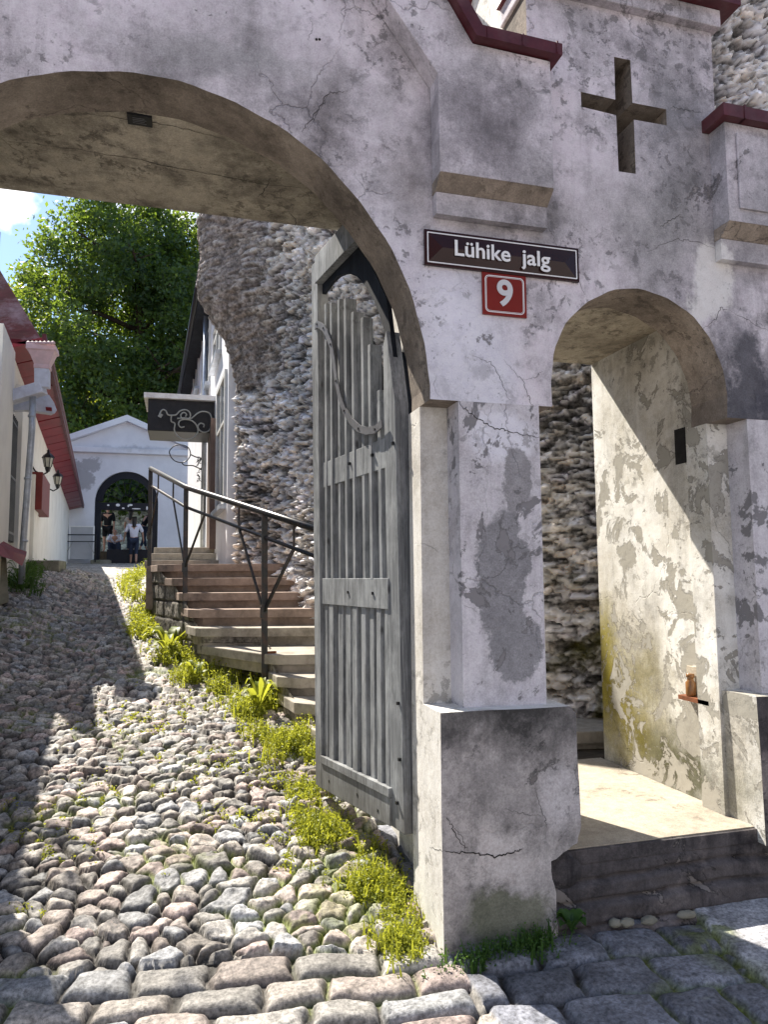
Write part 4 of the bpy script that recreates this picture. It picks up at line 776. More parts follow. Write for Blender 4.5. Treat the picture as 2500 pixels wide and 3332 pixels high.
# ------------------------------------------------------------------ long house on the left
LX = lambda y: -1.52-.0937*y
lw = lambda px, py, off=0: onw(px, py, (LX(0), 0), (-.0937, 1), off)
hl = thing('cream_house', (-2.8, 14, 1.6), 'long low cream house with a crimson boarded eave running along the lane', 'house')
y0, y1 = 7.45, 25.0
MB().add([(LX(y0), y0, .9), (LX(y1), y1, 1.5), (-9, y1, 1.5), (-9, y0, .9), (LX(y0), y0, 4.62), (LX(y1), y1, 3.98), (-9, y1, 3.98), (-9, y0, 4.62)], [(0,1,5,4), (1,2,6,5), (2,3,7,6), (3,0,4,7), (4,5,6,7)]).build('wall', M['cream'], hl)
EO = [Vector((-1.83, 7.33, 4.74)), Vector((-3.44, 24.95, 4.05))]; EI = [Vector((LX(7.4)-.05, 7.33, 4.60)), Vector((LX(25)-.05, 24.95, 3.93))]
b = MB(); n_ = 26
for k in range(n_):
    t0, t1 = k/n_, (k+1)/n_-.002; q = [EO[0].lerp(EO[1], t0), EO[0].lerp(EO[1], t1), EI[0].lerp(EI[1], t1), EI[0].lerp(EI[1], t0)]; j_ = Vector((0, 0, random.uniform(-.006, .006)))
    b.add([v+j_ for v in q]+[v+Vector((0, 0, .05)) for v in q], [(0,1,2,3), (7,6,5,4), (0,4,5,1), (1,5,6,2), (2,6,7,3), (3,7,4,0)])
b.build('soffit', M['redsoffit'], hl)
b = MB().bar(EO[0]+Vector((.02, 0, .03)), EO[1]+Vector((.02, .1, .03)), .05, .14); b.tube([EO[0]+Vector((.0, .3, .06)), EO[1]+Vector((.0, .12, .06))], .05, 8); b.build('gutter', M['redmetal'], hl)
hp = Vector(atd(0, 880, 10.6))                       # a point on the hip seen in the photo
hd = (hp-EO[0]).normalized(); apex = EO[0]+hd*(3.0/hd.z); lft = Vector((-9, 7.33, 4.74)); far = EO[1]; apf = Vector((apex.x-1.6, 24.9, apex.z-.6))
MB().add([EO[0], lft, Vector((-9, apex.y, apex.z)), apex, far, apf, EO[0]+Vector((0, 0, -.06)), lft+Vector((0, 0, -.06)), Vector((-9, 24.95, 4.05)), Vector((-9, 24.9, apf.z))], [(0,3,2,1), (0,4,5,3), (0,1,7,6), (3,5,9,2)]).build('roof', simple('faded_red_roof_sheet', (.09, .012, .02), .8, .12, 0, .3, 6, .003, (.36, .26, .30), .6), hl)
# wall strips, window grille, shutter
def lbox(px0, px1, pz0, pz1, off, name, mat, par, thick=.0):
    a, c = lw(px0, 1700), lw(px1, 1700); ya_, yb_ = sorted((a[1], c[1])); 
    v = []
    for o_ in (off, -.03):
        for yy, zz in ((ya_, pz0), (yb_, pz0), (yb_, pz1), (ya_, pz1)): v.append((LX(yy)+o_, yy, zz))
    return MB().add(v, [(0,1,2,3), (7,6,5,4), (0,4,5,1), (1,5,6,2), (2,6,7,3), (3,7,4,0)]).build(name, mat, par, bevel=.006)
lbox(35, 58, .9, 4.3, .10, 'buttress', M['cream'], hl); lbox(98, 112, 1.2, 3.4, .06, 'buttress', M['cream'], hl); lbox(-40, 6, .9, 4.5, .08, 'buttress', M['cream'], hl)
zt, zb = lw(15, 1330)[2], lw(15, 1760)[2]; a, c = lw(4, 1500), lw(34, 1500)
gr = lbox(4, 34, zb, zt, .05, 'grille_window', M['darkblue'], hl); b = MB()
for k in range(9):
    yy = a[1]+(c[1]-a[1])*k/8; b.box((LX(yy)+.05, yy-.012, zb), (LX(yy)+.075, yy+.012, zt))
for zz in (zb+.1, zt-.1, (zb+zt)/2): b.add([(LX(a[1])+.078, a[1], zz-.015), (LX(c[1])+.078, c[1], zz-.015), (LX(c[1])+.078, c[1], zz+.015), (LX(a[1])+.078, a[1], zz+.015)], [(0, 1, 2, 3)])
b.build('bar', M['iron'], gr)
lbox(99, 128, lw(112, 1668)[2], lw(112, 1545)[2], .17, 'shutter', simple('brick_red_shutter', (.16, .022, .02), .55, .35, 0, .2, 6), hl)
for px, pyc, pyt, pyb, k in ((112, 1500, 1468, 1530, 0), (156, 1560, 1530, 1590, 1)):
    c0 = Vector(lw(px-(8 if k else 4), pyc)); c0.x += .24; hgt = .40
    ln = thing('wall_lantern', c0, ('black glazed wall lantern above the red shutter' if k == 0 else 'black glazed wall lantern further along, past the red shutter'), 'lantern', 'wall lanterns on the cream house')
    MB().lathe(c0, [(.0, -.20), (.03, -.18), (.05, -.12), (.05, -.10)], 6).build('base', M['iron'], ln)
    MB().lathe(c0, [(.055, -.098), (.085, .06)], 6).build('glass', simple('lantern_glass_%s' % 'ab'[k], (.45, .45, .38), .15, .5, 0, .15, 10), ln)
    b = MB(); b.lathe(c0, [(.11, .062), (.08, .11), (.03, .15), (.02, .17), (.03, .19), (.0, .22)], 6)
    for q in range(6):
        an = math.pi*q/3; b.bar(c0+Vector((.056*math.cos(an), .056*math.sin(an), -.10)), c0+Vector((.088*math.cos(an), .088*math.sin(an), .062)), .012, .012)
    b.build('cap', M['iron'], ln); b = MB(); b.tube([c0+Vector((0, 0, -.19)), c0+Vector((-.08, 0, -.24)), c0+Vector((-.2, 0, -.18)), c0+Vector((-.25, 0, -.10))], .014, 6); b.box((c0.x-.28, c0.y-.04, c0.z-.2), (c0.x-.25, c0.y+.04, c0.z-.02)); b.build('bracket', M['iron'], ln)
# rainwater hopper and downpipe
dd = 9.25; dp = thing('rainwater_downpipe', Vector(atd(75, 1870, dd)), 'pink rainwater hopper with pale elbow and grey downpipe at the corner of the cream house', 'downpipe')
A = lambda px, py, d=dd: Vector(atd(px, py, d))
def frustum(rows, name, mat):                        # rows of (px centre, py, half width m)
    b = MB(); vs = []; fs = []
    for px, py, hw in rows:
        p = A(px, py)
        for i, j in ((-1,-1), (1,-1), (1,1), (-1,1)): vs.append(p+Vector((i*hw, j*hw*.8, 0)))
    for k in range(len(rows)-1):
        for q in range(4): fs.append((k*4+q, k*4+(q+1) % 4, k*4+4+(q+1) % 4, k*4+4+q))
    fs += [(0, 1, 2, 3), tuple(len(vs)-4+q for q in range(4))]; return b.add(vs, fs).build(name, mat, dp, bevel=.004)
frustum([(139, 1130, .17), (139, 1146, .175), (139, 1150, .15), (139, 1190, .09), (139, 1194, .095), (139, 1203, .095)], 'hopper', M['pink'])
b = MB()
for k in range(7): b.lathe(A(100+k*13, 1128)+Vector((0, -.14, 0)), [(.0, -.02), (.028, -.01), (.028, .015), (.0, .028)], 8)
b.build('scalloped_rim', M['pink'], dp)
frustum([(138, 1203, .085), (138, 1262, .085)], 'elbow', M['palemetal'])
MB().bar(A(142, 1262), A(18, 1300), .16, .15).build('elbow', M['palemetal'], dp, bevel=.01)
b = MB(); b.tube([A(107, 1285), A(104, 1400), A(73, 1800), A(70, 1900)], .040, 10)
for t_ in (.1, .45, .8): p = A(107, 1300).lerp(A(71, 1880), t_); b.tube([p, p+Vector((0, 0, .03))], .048, 10)
b.build('pipe', M['zinc'], dp, True)
# pale shell shaped lamp hood under the elbow
hd_ = thing('lamp_hood', A(115, 1330, 9.6), 'pale blue rounded metal hood with a red mark under the rainwater elbow', 'lamp hood')
sh_ = [(40, 1330), (60, 1300), (110, 1283), (160, 1285), (176, 1310), (185, 1335), (178, 1346), (150, 1342), (90, 1334), (50, 1336)]
b = MB(); f_ = [A(*p, 9.5) for p in sh_]; g_ = [p+Vector((-.08, .22, .02)) for p in f_]; n_ = len(f_); b.add(f_+g_, [tuple(range(n_)), tuple(range(2*n_-1, n_-1, -1))]+[(i, (i+1) % n_, n_+(i+1) % n_, n_+i) for i in range(n_)]).build('hood', M['palemetal'], hd_)
b = MB(); q = [A(*p, 9.485) for p in ((148, 1324), (168, 1326), (169, 1338), (150, 1336))]; b.add(q+[v+Vector((0, .01, 0)) for v in q], [(0,1,2,3), (0,1,5,4), (1,2,6,5), (2,3,7,6), (3,0,4,7)]).build('red_mark', M['redsoffit'], hd_)
# cellar hatch wall with a crumpled red cap at the lower left
ct = thing('cellar_wall_stub', Vector(atd(10, 1950, 8.6)), 'low dark stone wall stub capped with crumpled red sheet metal at the lane edge', 'wall')
b = MB(); q = [atd(-60, 1800, 8.4), atd(22, 1812, 8.6), atd(30, 1960, 8.5), atd(-60, 1990, 8.3)]
v = [tuple(x) for x in q]+[(x[0]-.3, x[1]+.9, x[2]) for x in q]; b.add(v, [(0,1,2,3), (7,6,5,4), (0,4,5,1), (1,5,6,2), (2,6,7,3), (3,7,4,0)]); b.build('stub', M['stonecap'], ct, bevel=.03)
cpv = [atd(-60, 1735, 8.3), atd(0, 1770, 8.4), atd(45, 1795, 8.5), atd(85, 1808, 8.7), atd(72, 1842, 8.45), atd(40, 1822, 8.35), atd(0, 1808, 8.2), atd(-60, 1780, 8.1)]
v = [tuple(x) for x in cpv]+[(x[0]-.05, x[1]+.3, x[2]+.06) for x in cpv]; b = MB().add(v, [(0,1,6,7), (1,2,5,6), (2,3,4,5), (8,9,14,15), (9,10,13,14), (10,11,12,13), (0,1,9,8), (1,2,10,9), (2,3,11,10), (7,6,14,15), (6,5,13,14), (5,4,12,13), (3,4,12,11)]); b.build('red_cap', M['redsoffit'], ct)
sb_ = MB(); p = Vector(atd(122, 1862, 12.2)); sb_.box((p.x-.35, p.y-.1, p.z), (p.x+.35, p.y+.7, p.z+.2)); o = sb_.build('stone_block', M['stonecap'], None, bevel=.02); tag(o, 'flat grey stone block lying against the cream house wall', 'stone block')

# ------------------------------------------------------------------ far gatehouse
FY = 24.0
fg = thing('far_gatehouse', (-1.93, FY, 2.1), 'white gabled gatehouse with a pediment and round arched dark doorway closing the lane', 'gatehouse')
z0 = 2.0; fx0, fx1 = -4.7, 1.6; DC, DR, DZ = -1.90, 1.06, 4.28
fo = [(fx0, z0), (DC-DR, z0), (DC-DR, DZ)]+[(DC+DR*math.cos(a), DZ+1.10*math.sin(a)) for a in np.linspace(math.pi, 0, 25)][1:-1]+[(DC+DR, DZ), (DC+DR, z0), (fx1, z0), (fx1, 6.0), (fx0, 6.0)]
MB().prism(fo, (), 'y', FY, FY+.8).build('wall', M['gatewall'], fg)
MB().prism([(-4.2, 6.201), (.35, 6.201), (-1.94, 7.18)], (), 'y', FY+.05, FY+.8).build('pediment', M['gatewall'], fg)
MB().box((-4.35, FY-.16, 6.001), (.5, FY+.8, 6.2)).build('cornice', M['gatewall'], fg, bevel=.03)
for s in (-1, 1):
    e0 = (-1.94+s*2.42, 6.17); b = MB().prism([(-1.94, 7.16), e0, (e0[0], e0[1]+.2), (-1.94, 7.38)] if s > 0 else [(-1.94, 7.16), (-1.94, 7.38), (e0[0], e0[1]+.2), e0], (), 'y', FY-.2, FY+.8); b.build('raking_cornice', M['gatewall'], fg)
MB().prism([(-4.7, 6.0), (1.6, 6.0), (1.6, 6.1), (-4.7, 6.1)], (), 'y', FY+.3, FY+.8).build('parapet', M['gatewall'], fg)
ring = [(DC+1.055*math.cos(a), DZ+1.095*math.sin(a)) for a in np.linspace(0, math.pi, 25)]; inner = [(DC+.80*math.cos(a), DZ+.06+.80*math.sin(a)) for a in np.linspace(math.pi, 0, 25)]
df = MB().prism(ring+inner, (), 'y', FY+.12, FY+.3); df.box((DC-1.055, FY+.12, 4.02), (DC+1.055, FY+.3, 4.278)); df.box((DC-1.055, FY+.12, z0), (DC-.86, FY+.3, 4.019)); df.box((DC+.86, FY+.12, z0), (DC+1.055, FY+.3, 4.019))
dfo = df.build('door_frame', M['darkblue'], fg)
b = MB()
for k in range(1, 9):
    a = math.pi*k/9; b.bar((DC+.22*math.cos(a), FY+.18, DZ+.04+.22*math.sin(a)), (DC+.82*math.cos(a), FY+.18, DZ+.04+.82*math.sin(a)), .022, .022, upv=(0, 1, 0))
for rr_ in (.22, .66): b.tube([(DC+rr_*math.cos(a), FY+.18, DZ+.04+rr_*math.sin(a)) for a in np.linspace(0, math.pi, 17)], .014, 6)
b.build('fanlight_bar', M['darkblue'], dfo)
for sx, sw, szz, shh in ((-.62, .07, 4.18, .05), (-.30, .12, 4.19, .09), (.12, .13, 4.20, .06), (.05, .05, 4.17, .08), (.32, .26, 4.07, .035), (-.12, .08, 4.08, .05), (.68, .05, 4.1, .12)):
    MB().prism([(DC+sx+sw*math.cos(a)*.6, szz+shh*.6*math.sin(a)) for a in np.linspace(0, 2*math.pi, 10)[:-1]], (), 'y', FY+.112, FY+.119).build('sticker', M['signwhite'], dfo)
MB().box((DC-.62, FY+.0, 2.0), (DC+.92, FY+.5, 2.62)).build('door_sill', M['darkblue'], fg)
MB().box((-2.98, FY-.6, 2.05), (-2.35, FY-.03, 2.24)).build('step_block', M['stonecap'], fg, bevel=.03)
# barrier and panel left of the gateway
x0_, z0_ = on(222, 1820, 'y', 23.6)[0], on(222, 1820, 'y', 23.6)[2]; x1_, z1_ = on(308, 1711, 'y', 23.6)[0], on(308, 1711, 'y', 23.6)[2]
wp = thing('display_board', ((x0_+x1_)/2, 23.6, z0_), 'white framed rectangular board leaning at the gatehouse wall behind a black rail', 'panel')
MB().box((x0_+.04, 23.62, z0_), (x1_-.04, 23.66, z1_-.04)).build('board_face', M['cardboardwhite'], wp)
b = MB(); b.box((x0_, 23.60, z0_), (x0_+.045, 23.67, z1_)); b.box((x1_-.045, 23.60, z0_), (x1_, 23.67, z1_)); b.box((x0_+.045, 23.60, z1_-.045), (x1_-.045, 23.67, z1_)); b.build('frame', M['signwhite'], wp)
br_ = thing('black_barrier_rail', ((x0_+x1_)/2, 23.4, z0_), 'low black iron barrier rail in front of the white framed board', 'barrier')
b = MB(); X0, X1 = x0_-.12, x1_+.1; zz1 = on(260, 1740, 'y', 23.4)[2]; zz2 = on(260, 1762, 'y', 23.4)[2]; b.bar((X0, 23.4, zz1), (X1, 23.4, zz1), .035, .035); b.bar((X0, 23.4, zz2), (X1, 23.4, zz2), .03, .03); b.build('rail', M['iron'], br_)
for xx in (X0+.03, X1-.03): MB().bar((xx, 23.4, z0_-.1), (xx, 23.4, zz1), .04, .04, upv=(1, 0, 0)).build('post', M['iron'], br_)
for s0, s1 in ((.28, .02), (.72, .98)): MB().bar((X0+(X1-X0)*s0, 23.4, zz2), (X0+(X1-X0)*s1, 23.4, z0_+.1), .018, .018).build('brace', PI_, br_)
# stone wall seen through the far gateway
def backwall():
    xs = np.arange(-6, 3, .03); zs = np.arange(2.2, 5.2, .03); X, Z = np.meshgrid(xs, zs, indexing='ij'); u = X+.1*(fbm(X*2, Z*2, 3, 80)-.5)
    F1, F2, I, J, DX, DY = voro(u/.36, Z/.16, .8, 81); e = F2-F1; q = np.clip(e/.3, 0, 1); T = np.array([.72, .78, .74])*(.55+.7*h2(I, J, 82))[..., None]*(.45+.55*q[..., None])
    return fastmesh('boundary_wall', np.stack([X, 29.5-.06*q, Z], -1).reshape(-1, 3), gridfaces(len(xs), len(zs)), M['blockstone'], None, T.reshape(-1, 3))
tag(backwall(), 'pale grey rubble wall seen through the far gateway behind the visitors', 'stone wall')
MB_t = MB().box((-6, 26.0, 2.0), (3, 29.6, 2.62)); o = MB_t.build('upper_terrace', M['soil']); tag(o, 'paved terrace behind the far gateway', 'terrace', kind='structure')

# ------------------------------------------------------------------ people
SK = simple('skin', (.45, .26, .19), .55, .3, 0, .1, 10); HB = simple('black_hair', (.015, .012, .010), .5, .4, 0, .2, 30); BLK = simple('black_cloth', (.012, .012, .015), .85, .2, 0, .3, 10)
WHT = simple('white_cotton', (.70, .70, .78), .85, .2, 0, .08, 15); NVY = simple('dark_denim', (.03, .04, .07), .85, .2, 0, .3, 15); BEI = simple('beige_cotton', (.42, .36, .31), .85, .2, 0, .1, 12); RED = simple('ruddy_cloth', (.32, .10, .07), .85, .2, 0, .2, 12)
def skinned(name, V, E, Rr, mat, par, sub=1):
    me = bpy.data.meshes.new(name); me.from_pydata([tuple(v) for v in V], E, []); ob = bpy.data.objects.new(name, me); COL.objects.link(ob)
    md = ob.modifiers.new('s', 'SKIN'); 
    for i, r_ in enumerate(Rr):
        sv = me.skin_vertices[0].data[i]; sv.radius = r_ if isinstance(r_, tuple) else (r_, r_)
    me.skin_vertices[0].data[0].use_root = True
    if sub: ms = ob.modifiers.new('u', 'SUBSURF'); ms.levels = sub; ms.render_levels = sub
    dg = bpy.context.evaluated_depsgraph_get(); dg.update(); m2 = bpy.data.meshes.new_from_object(ob.evaluated_get(dg)); bpy.data.objects.remove(ob)
    m2.materials.clear(); m2.materials.append(mat); m2.polygons.foreach_set('use_smooth', [True]*len(m2.polygons)); m2.name = name
    o = bpy.data.objects.new(name, m2); COL.objects.link(o); o.parent = par; return o
def person(loc, h, face, J, shirt, pants, hair, label, pants_len=1.0, long_hair=False, sleeves=.5, shoes=BLK):
    # J: joints in units of height, x right, y forward; face = heading in radians
    g = thing('person', loc, label, 'person'); g.rotation_euler = (0, 0, face)
    B = dict(pel=(0, 0, .52), wai=(0, 0, .60), che=(0, 0, .74), nec=(0, 0, .845), hea=(0, .01, .925), top=(0, .01, .975),
             shl=(-.105, 0, .81), shr=(.105, 0, .81), ell=(-.13, -.01, .635), elr=(.13, -.01, .635), wrl=(-.14, .04, .49), wrr=(.14, .04, .49),
             hil=(-.052, 0, .50), hir=(.052, 0, .50), knl=(-.055, .02, .285), knr=(.055, .02, .285), anl=(-.055, 0, .045), anr=(.055, 0, .045), tol=(-.06, .09, .012), tor=(.06, .09, .012))
    B.update(J or {}); P = {k: Vector(v)*h for k, v in B.items()}; rad = dict(pel=(.075, .055), wai=(.065, .045), che=(.085, .055), nec=.030, hea=(.046, .055), top=.03, shl=.036, shr=.036, ell=.025, elr=.025, wrl=.015, wrr=.015, hil=.052, hir=.052, knl=.034, knr=.034, anl=.020, anr=.020, tol=.016, tor=.016)
    ks = list(B); idx = {k: i for i, k in enumerate(ks)}; V = [P[k] for k in ks]; Rr = [tuple(x*h for x in rad[k]) if isinstance(rad[k], tuple) else rad[k]*h for k in ks]
    E = [('pel', 'wai'), ('wai', 'che'), ('che', 'nec'), ('nec', 'hea'), ('hea', 'top'), ('che', 'shl'), ('shl', 'ell'), ('ell', 'wrl'), ('che', 'shr'), ('shr', 'elr'), ('elr', 'wrr'), ('pel', 'hil'), ('hil', 'knl'), ('knl', 'anl'), ('anl', 'tol'), ('pel', 'hir'), ('hir', 'knr'), ('knr', 'anr'), ('anr', 'tor')]
    E = [(idx[a], idx[c]) for a, c in E]
    for sd_, w_, el in ((-1, 'wrl', 'ell'), (1, 'wrr', 'elr')):           # palm, five unequal fingers
        d = (P[w_]-P[el]).normalized(); pm = P[w_]+d*.045*h; V.append(pm); Rr.append((.020*h, .009*h)); ip = len(V)-1; E.append((idx[w_], ip)); fwd = Vector((0, 1, 0)); ac = (fwd-d*fwd.dot(d)).normalized()
        for q, ln in enumerate((.040, .046, .043, .034)):
            s0 = pm+ac*(.010*(1.5-q))*h+d*.012*h; V.append(s0); Rr.append(.0055*h); a_ = len(V)-1; V.append(s0+d*ln*h*.9+ac*.004*h-Vector((sd_*.012*h, 0, 0))); Rr.append(.0045*h); E += [(ip, a_), (a_, len(V)-1)]
        V.append(P[w_]+d*.018*h+ac*.026*h); Rr.append(.006*h); E.append((idx[w_], len(V)-1))
    skinned('person_body', V, E, Rr, SK, g)
    def sub(names, edges, scale, nm, mat):
        ii = {k: i for i, k in enumerate(names)}; VV = [P[k] if isinstance(k, str) else Vector(k[1])*h for k in names]; RR = []
        for k in names:
            r_ = rad[k] if isinstance(k, str) else k[2]; RR.append(tuple(x*h*scale for x in r_) if isinstance(r_, tuple) else r_*h*scale)
        return skinned(nm, VV, [(ii[a], ii[c]) for a, c in edges], RR, mat, g)
    def mixp(a, c, t_, r_): return ('m', tuple(Vector(B[a]).lerp(Vector(B[c]), t_)), r_)
    sl, sr = mixp('shl', 'ell', sleeves*2 if sleeves < .5 else 1, .032), mixp('shr', 'elr', sleeves*2 if sleeves < .5 else 1, .032)
    nk = mixp('che', 'nec', .75, .035)
    sub(['che', 'wai', 'pel', 'shl', 'shr', sl, sr, nk], [('che', 'wai'), ('wai', 'pel'), ('che', 'shl'), ('che', 'shr'), ('shl', sl), ('shr', sr), ('che', nk)], 1.22, 'shirt', shirt)
    tl_, tr_ = (mixp('knl', 'anl', pants_len, .024), mixp('knr', 'anr', pants_len, .024)) if pants_len > .05 else (mixp('hil', 'knl', .95, .045), mixp('hir', 'knr', .95, .045))
    if pants_len > .05: sub(['pel', 'hil', 'hir', 'knl', 'knr', tl_, tr_], [('pel', 'hil'), ('pel', 'hir'), ('hil', 'knl'), ('hir', 'knr'), ('knl', tl_), ('knr', tr_)], 1.25, 'trousers', pants)
    else: sub(['pel', 'hil', 'hir', tl_, tr_], [('pel', 'hil'), ('pel', 'hir'), ('hil', tl_), ('hir', tr_)], 1.25, 'shorts', pants)
    hv = [('m', (B['hea'][0], B['hea'][1]-.012, B['hea'][2]+.012), (.050, .052)), ('m', (B['top'][0], B['top'][1]-.014, B['top'][2]+.006), .036)]; he = [(0, 1)]
    if long_hair: hv += [('m', (B['nec'][0], B['nec'][1]-.045, B['nec'][2]), (.045, .025)), ('m', (B['nec'][0], B['nec'][1]-.06, B['nec'][2]-.09), (.035, .018))]; he += [(0, 2), (2, 3)]
    skinned('hair', [Vector(k[1])*h for k in hv], he, [tuple(x*h for x in k[2]) if isinstance(k[2], tuple) else k[2]*h for k in hv], hair, g)
    # face: nose, mouth line, eyes, ears (front is +y)
    c = P['hea']; b = MB(); b.add([c+Vector((0, .060*h, -.012*h)), c+Vector((-.008*h, .046*h, -.014*h)), c+Vector((.008*h, .046*h, -.014*h)), c+Vector((0, .048*h, .012*h))], [(0,1,2), (0,2,3), (0,3,1), (1,3,2)])
    for s_ in (-1, 1): b.lathe(c+Vector((s_*.046*h, .0, -.004*h)), [(.0, -.016*h), (.006*h, -.008*h), (.007*h, .008*h), (.0, .016*h)], 6)
    L = wloc(g)
    for nm, bb, mt in (('face', b, SK), ('eye', None, HB)):
        if bb is None:
            bb = MB()
            for s_ in (-1, 1): bb.lathe(c+Vector((s_*.018*h, .047*h, .010*h)), [(.0, -.004*h), (.006*h, 0), (.0, .004*h)], 6)
            bb.box(tuple(c+Vector((-.014*h, .044*h, -.034*h))), tuple(c+Vector((.014*h, .050*h, -.030*h))))
        bb.v = [tuple(Vector(v)+L) for v in bb.v]; bb.build(nm, mt, g)
    return g
gx = lambda px, y: on(px, 1700, 'y', y)[0]
LEG = dict(knl=(-.05, .05, .285), anl=(-.05, .10, .06), tol=(-.055, .18, .03), knr=(.05, -.01, .28), anr=(.05, -.10, .055), tor=(.055, -.02, .012))
person((gx(437, 23.5), 23.5, gnd(-1.7, 23.5)-.02), 1.66, R(5), {**LEG, 'ell': (-.17, .03, .66), 'wrl': (-.19, .10, .53), 'elr': (.17, .03, .66), 'wrr': (.19, .1, .53)}, WHT, NVY, HB, 'person walking away in a white blouse and dark cropped trousers with long black hair', .45, True, .5)
person((gx(347, 25.9), 26.3, 2.62), 1.78, R(170), {}, BLK, BLK, HB, 'person standing at the left of the far doorway in black shirt and black shorts', 0, False, .5)
person((gx(424, 26.6), 27.0, 2.62), 1.66, R(-20), {'ell': (-.16, .02, .64)}, BEI, NVY, HB, 'person in a beige top walking further up, behind the one in white', .9, True, .3)
person((gx(466, 25.6), 25.9, 2.62), 1.70, R(-60), {'che': (0, .07, .73), 'nec': (0, .15, .82), 'hea': (0, .20, .88), 'top': (0, .23, .92), 'shl': (-.1, .1, .79), 'shr': (.1, .1, .79), 'ell': (-.14, .18, .64), 'elr': (.14, .18, .64), 'wrl': (-.1, .28, .55), 'wrr': (.1, .28, .55), **LEG}, BLK, NVY, HB, 'person in dark clothes leaning forward at the right of the far doorway', .8, False, .5)
person((gx(377, 26.0), 26.1, 2.62-.50), 1.70, R(175), {'knl': (-.09, .22, .50), 'knr': (.09, .22, .50), 'anl': (-.09, .24, .30), 'anr': (.09, .24, .30), 'tol': (-.09, .32, .28), 'tor': (.09, .32, .28), 'pel': (0, 0, .40), 'hil': (-.05, .02, .40), 'hir': (.05, .02, .40), 'wai': (0, .01, .47), 'che': (0, .05, .58), 'nec': (0, .08, .66), 'hea': (0, .11, .72), 'top': (0, .12, .765), 'shl': (-.11, .07, .64), 'shr': (.11, .07, .64), 'ell': (-.15, .13, .52), 'elr': (.15, .13, .52), 'wrl': (-.08, .22, .50), 'wrr': (.08, .22, .50)}, WHT, NVY, RED, 'person with reddish hair sitting low in a pale shirt in the far doorway', .9, False, .5)

# ------------------------------------------------------------------ trees
def leaves(n_clump, per, center, radii, size, name, mat, par, seed, hollow=.35, spread=.42, zmin=None):
    r_ = np.random.default_rng(seed); d = r_.normal(size=(n_clump, 3)); d /= np.linalg.norm(d, axis=1)[:, None]; rad = (hollow+(1-hollow)*r_.random(n_clump)**.6)
    lump = 1+.22*np.sin(d[:, 0]*5+seed)+.18*np.sin(d[:, 2]*7+seed*2)+.12*np.sin(d[:, 1]*9)
    C = np.array(center)+d*(rad*lump)[:, None]*np.array(radii)
    P = np.repeat(C, per, 0)+r_.normal(size=(n_clump*per, 3))*np.array([spread, spread, spread*.55]); N = len(P)
    a = r_.normal(size=(N, 3)); a /= np.linalg.norm(a, axis=1)[:, None]; b_ = r_.normal(size=(N, 3)); b_ -= a*(a*b_).sum(1)[:, None]; b_ /= np.linalg.norm(b_, axis=1)[:, None]
    s = size*(.6+.8*r_.random(N))[:, None]; a *= s; b_ *= s*.55
    V = np.stack([P-a, P+b_, P+a, P-b_], 1).reshape(-1, 3); F = np.arange(4*N).reshape(-1, 4)
    t_ = np.clip(np.repeat(np.repeat(r_.random(n_clump)**1.6, per)*.8+r_.random(N)*.3, 4), 0, 1)
    if zmin is not None: V[:, 2] = np.maximum(V[:, 2], zmin)
    return fastmesh(name, V, F, mat, par, np.repeat(t_[:, None], 3, 1), False)
def tree(base, top, center, radii, label, mat, seed, clumps=620, per=62, size=.15, limbs=16, trunk_r=.42):
    g = thing('tree', base, label, 'tree', 'trees behind the far gatehouse'); r_ = random.Random(seed); b = MB(); B0, T0 = Vector(base), Vector(top)
    pts = [B0.lerp(T0, k/9)+Vector((r_.uniform(-.18, .18), r_.uniform(-.18, .18), 0)) for k in range(10)]; b.tube(pts, [trunk_r*(1-.085*k) for k in range(10)], 9)
    for k in range(limbs):
        s = pts[2+k % 7]; an = r_.uniform(0, 6.28); ln = r_.uniform(.5, .95); e = s+Vector((math.cos(an)*radii[0]*ln, math.sin(an)*radii[1]*ln, r_.uniform(.3, 2.6)))
        m = s.lerp(e, .5)+Vector((0, 0, r_.uniform(.1, .7))); b.tube([s, m, e], [.14, .09, .03], 6)
        for q in range(3): f = e.lerp(m, r_.random()); b.tube([f, f+Vector((r_.uniform(-1.2, 1.2), r_.uniform(-1.2, 1.2), r_.uniform(-.2, 1.2)))], [.045, .015], 5)
    b.build('trunk', M['bark'], g, True); leaves(clumps, per, center, radii, size, 'crown', mat, g, seed); return g
bx = Vector(atd(432, 1700, 34)); tree((bx.x, bx.y, 2.4), (bx.x, bx.y, 19), (bx.x-.3, bx.y, 12.2), (5.2, 4.2, 10.0), 'big dark green leafy tree with a straight dark trunk behind the far gatehouse', M['leaf'], 3, 640, 150, .105, 26)
bx = Vector(atd(625, 1600, 38)); tree((bx.x, bx.y, 2.4), (bx.x, bx.y, 18), (bx.x, bx.y, 12.5), (4.5, 4, 11.5), 'green tree half hidden by the eaves of the white house', M['leaf'], 5, 520, 90, .12, 10, .3)
bx = Vector(atd(55, 1500, 37)); tree((bx.x, bx.y, 2.4), (bx.x, bx.y, 12), (bx.x, bx.y, 10.0), (3.6, 3, 6.0), 'yellow green tree rising behind the red roof at the left', M['leafyellow'], 8, 380, 80, .11, 8, .25)
bx = Vector(atd(330, 1600, 41)); tree((bx.x, bx.y, 2.4), (bx.x, bx.y, 10), (bx.x, bx.y, 8.5), (6.5, 3, 6.0), 'dense green tree low down behind the trunk of the big tree', M['leaf'], 12, 420, 80, .13, 8, .25)
o = leaves(70, 60, (-2.1, 28.6, 5.2), (3.0, .6, .7), .12, 'ivy', M['leaf'], None, 21); tag(o, 'dark foliage hanging over the rubble wall behind the far doorway', 'foliage', kind='stuff')

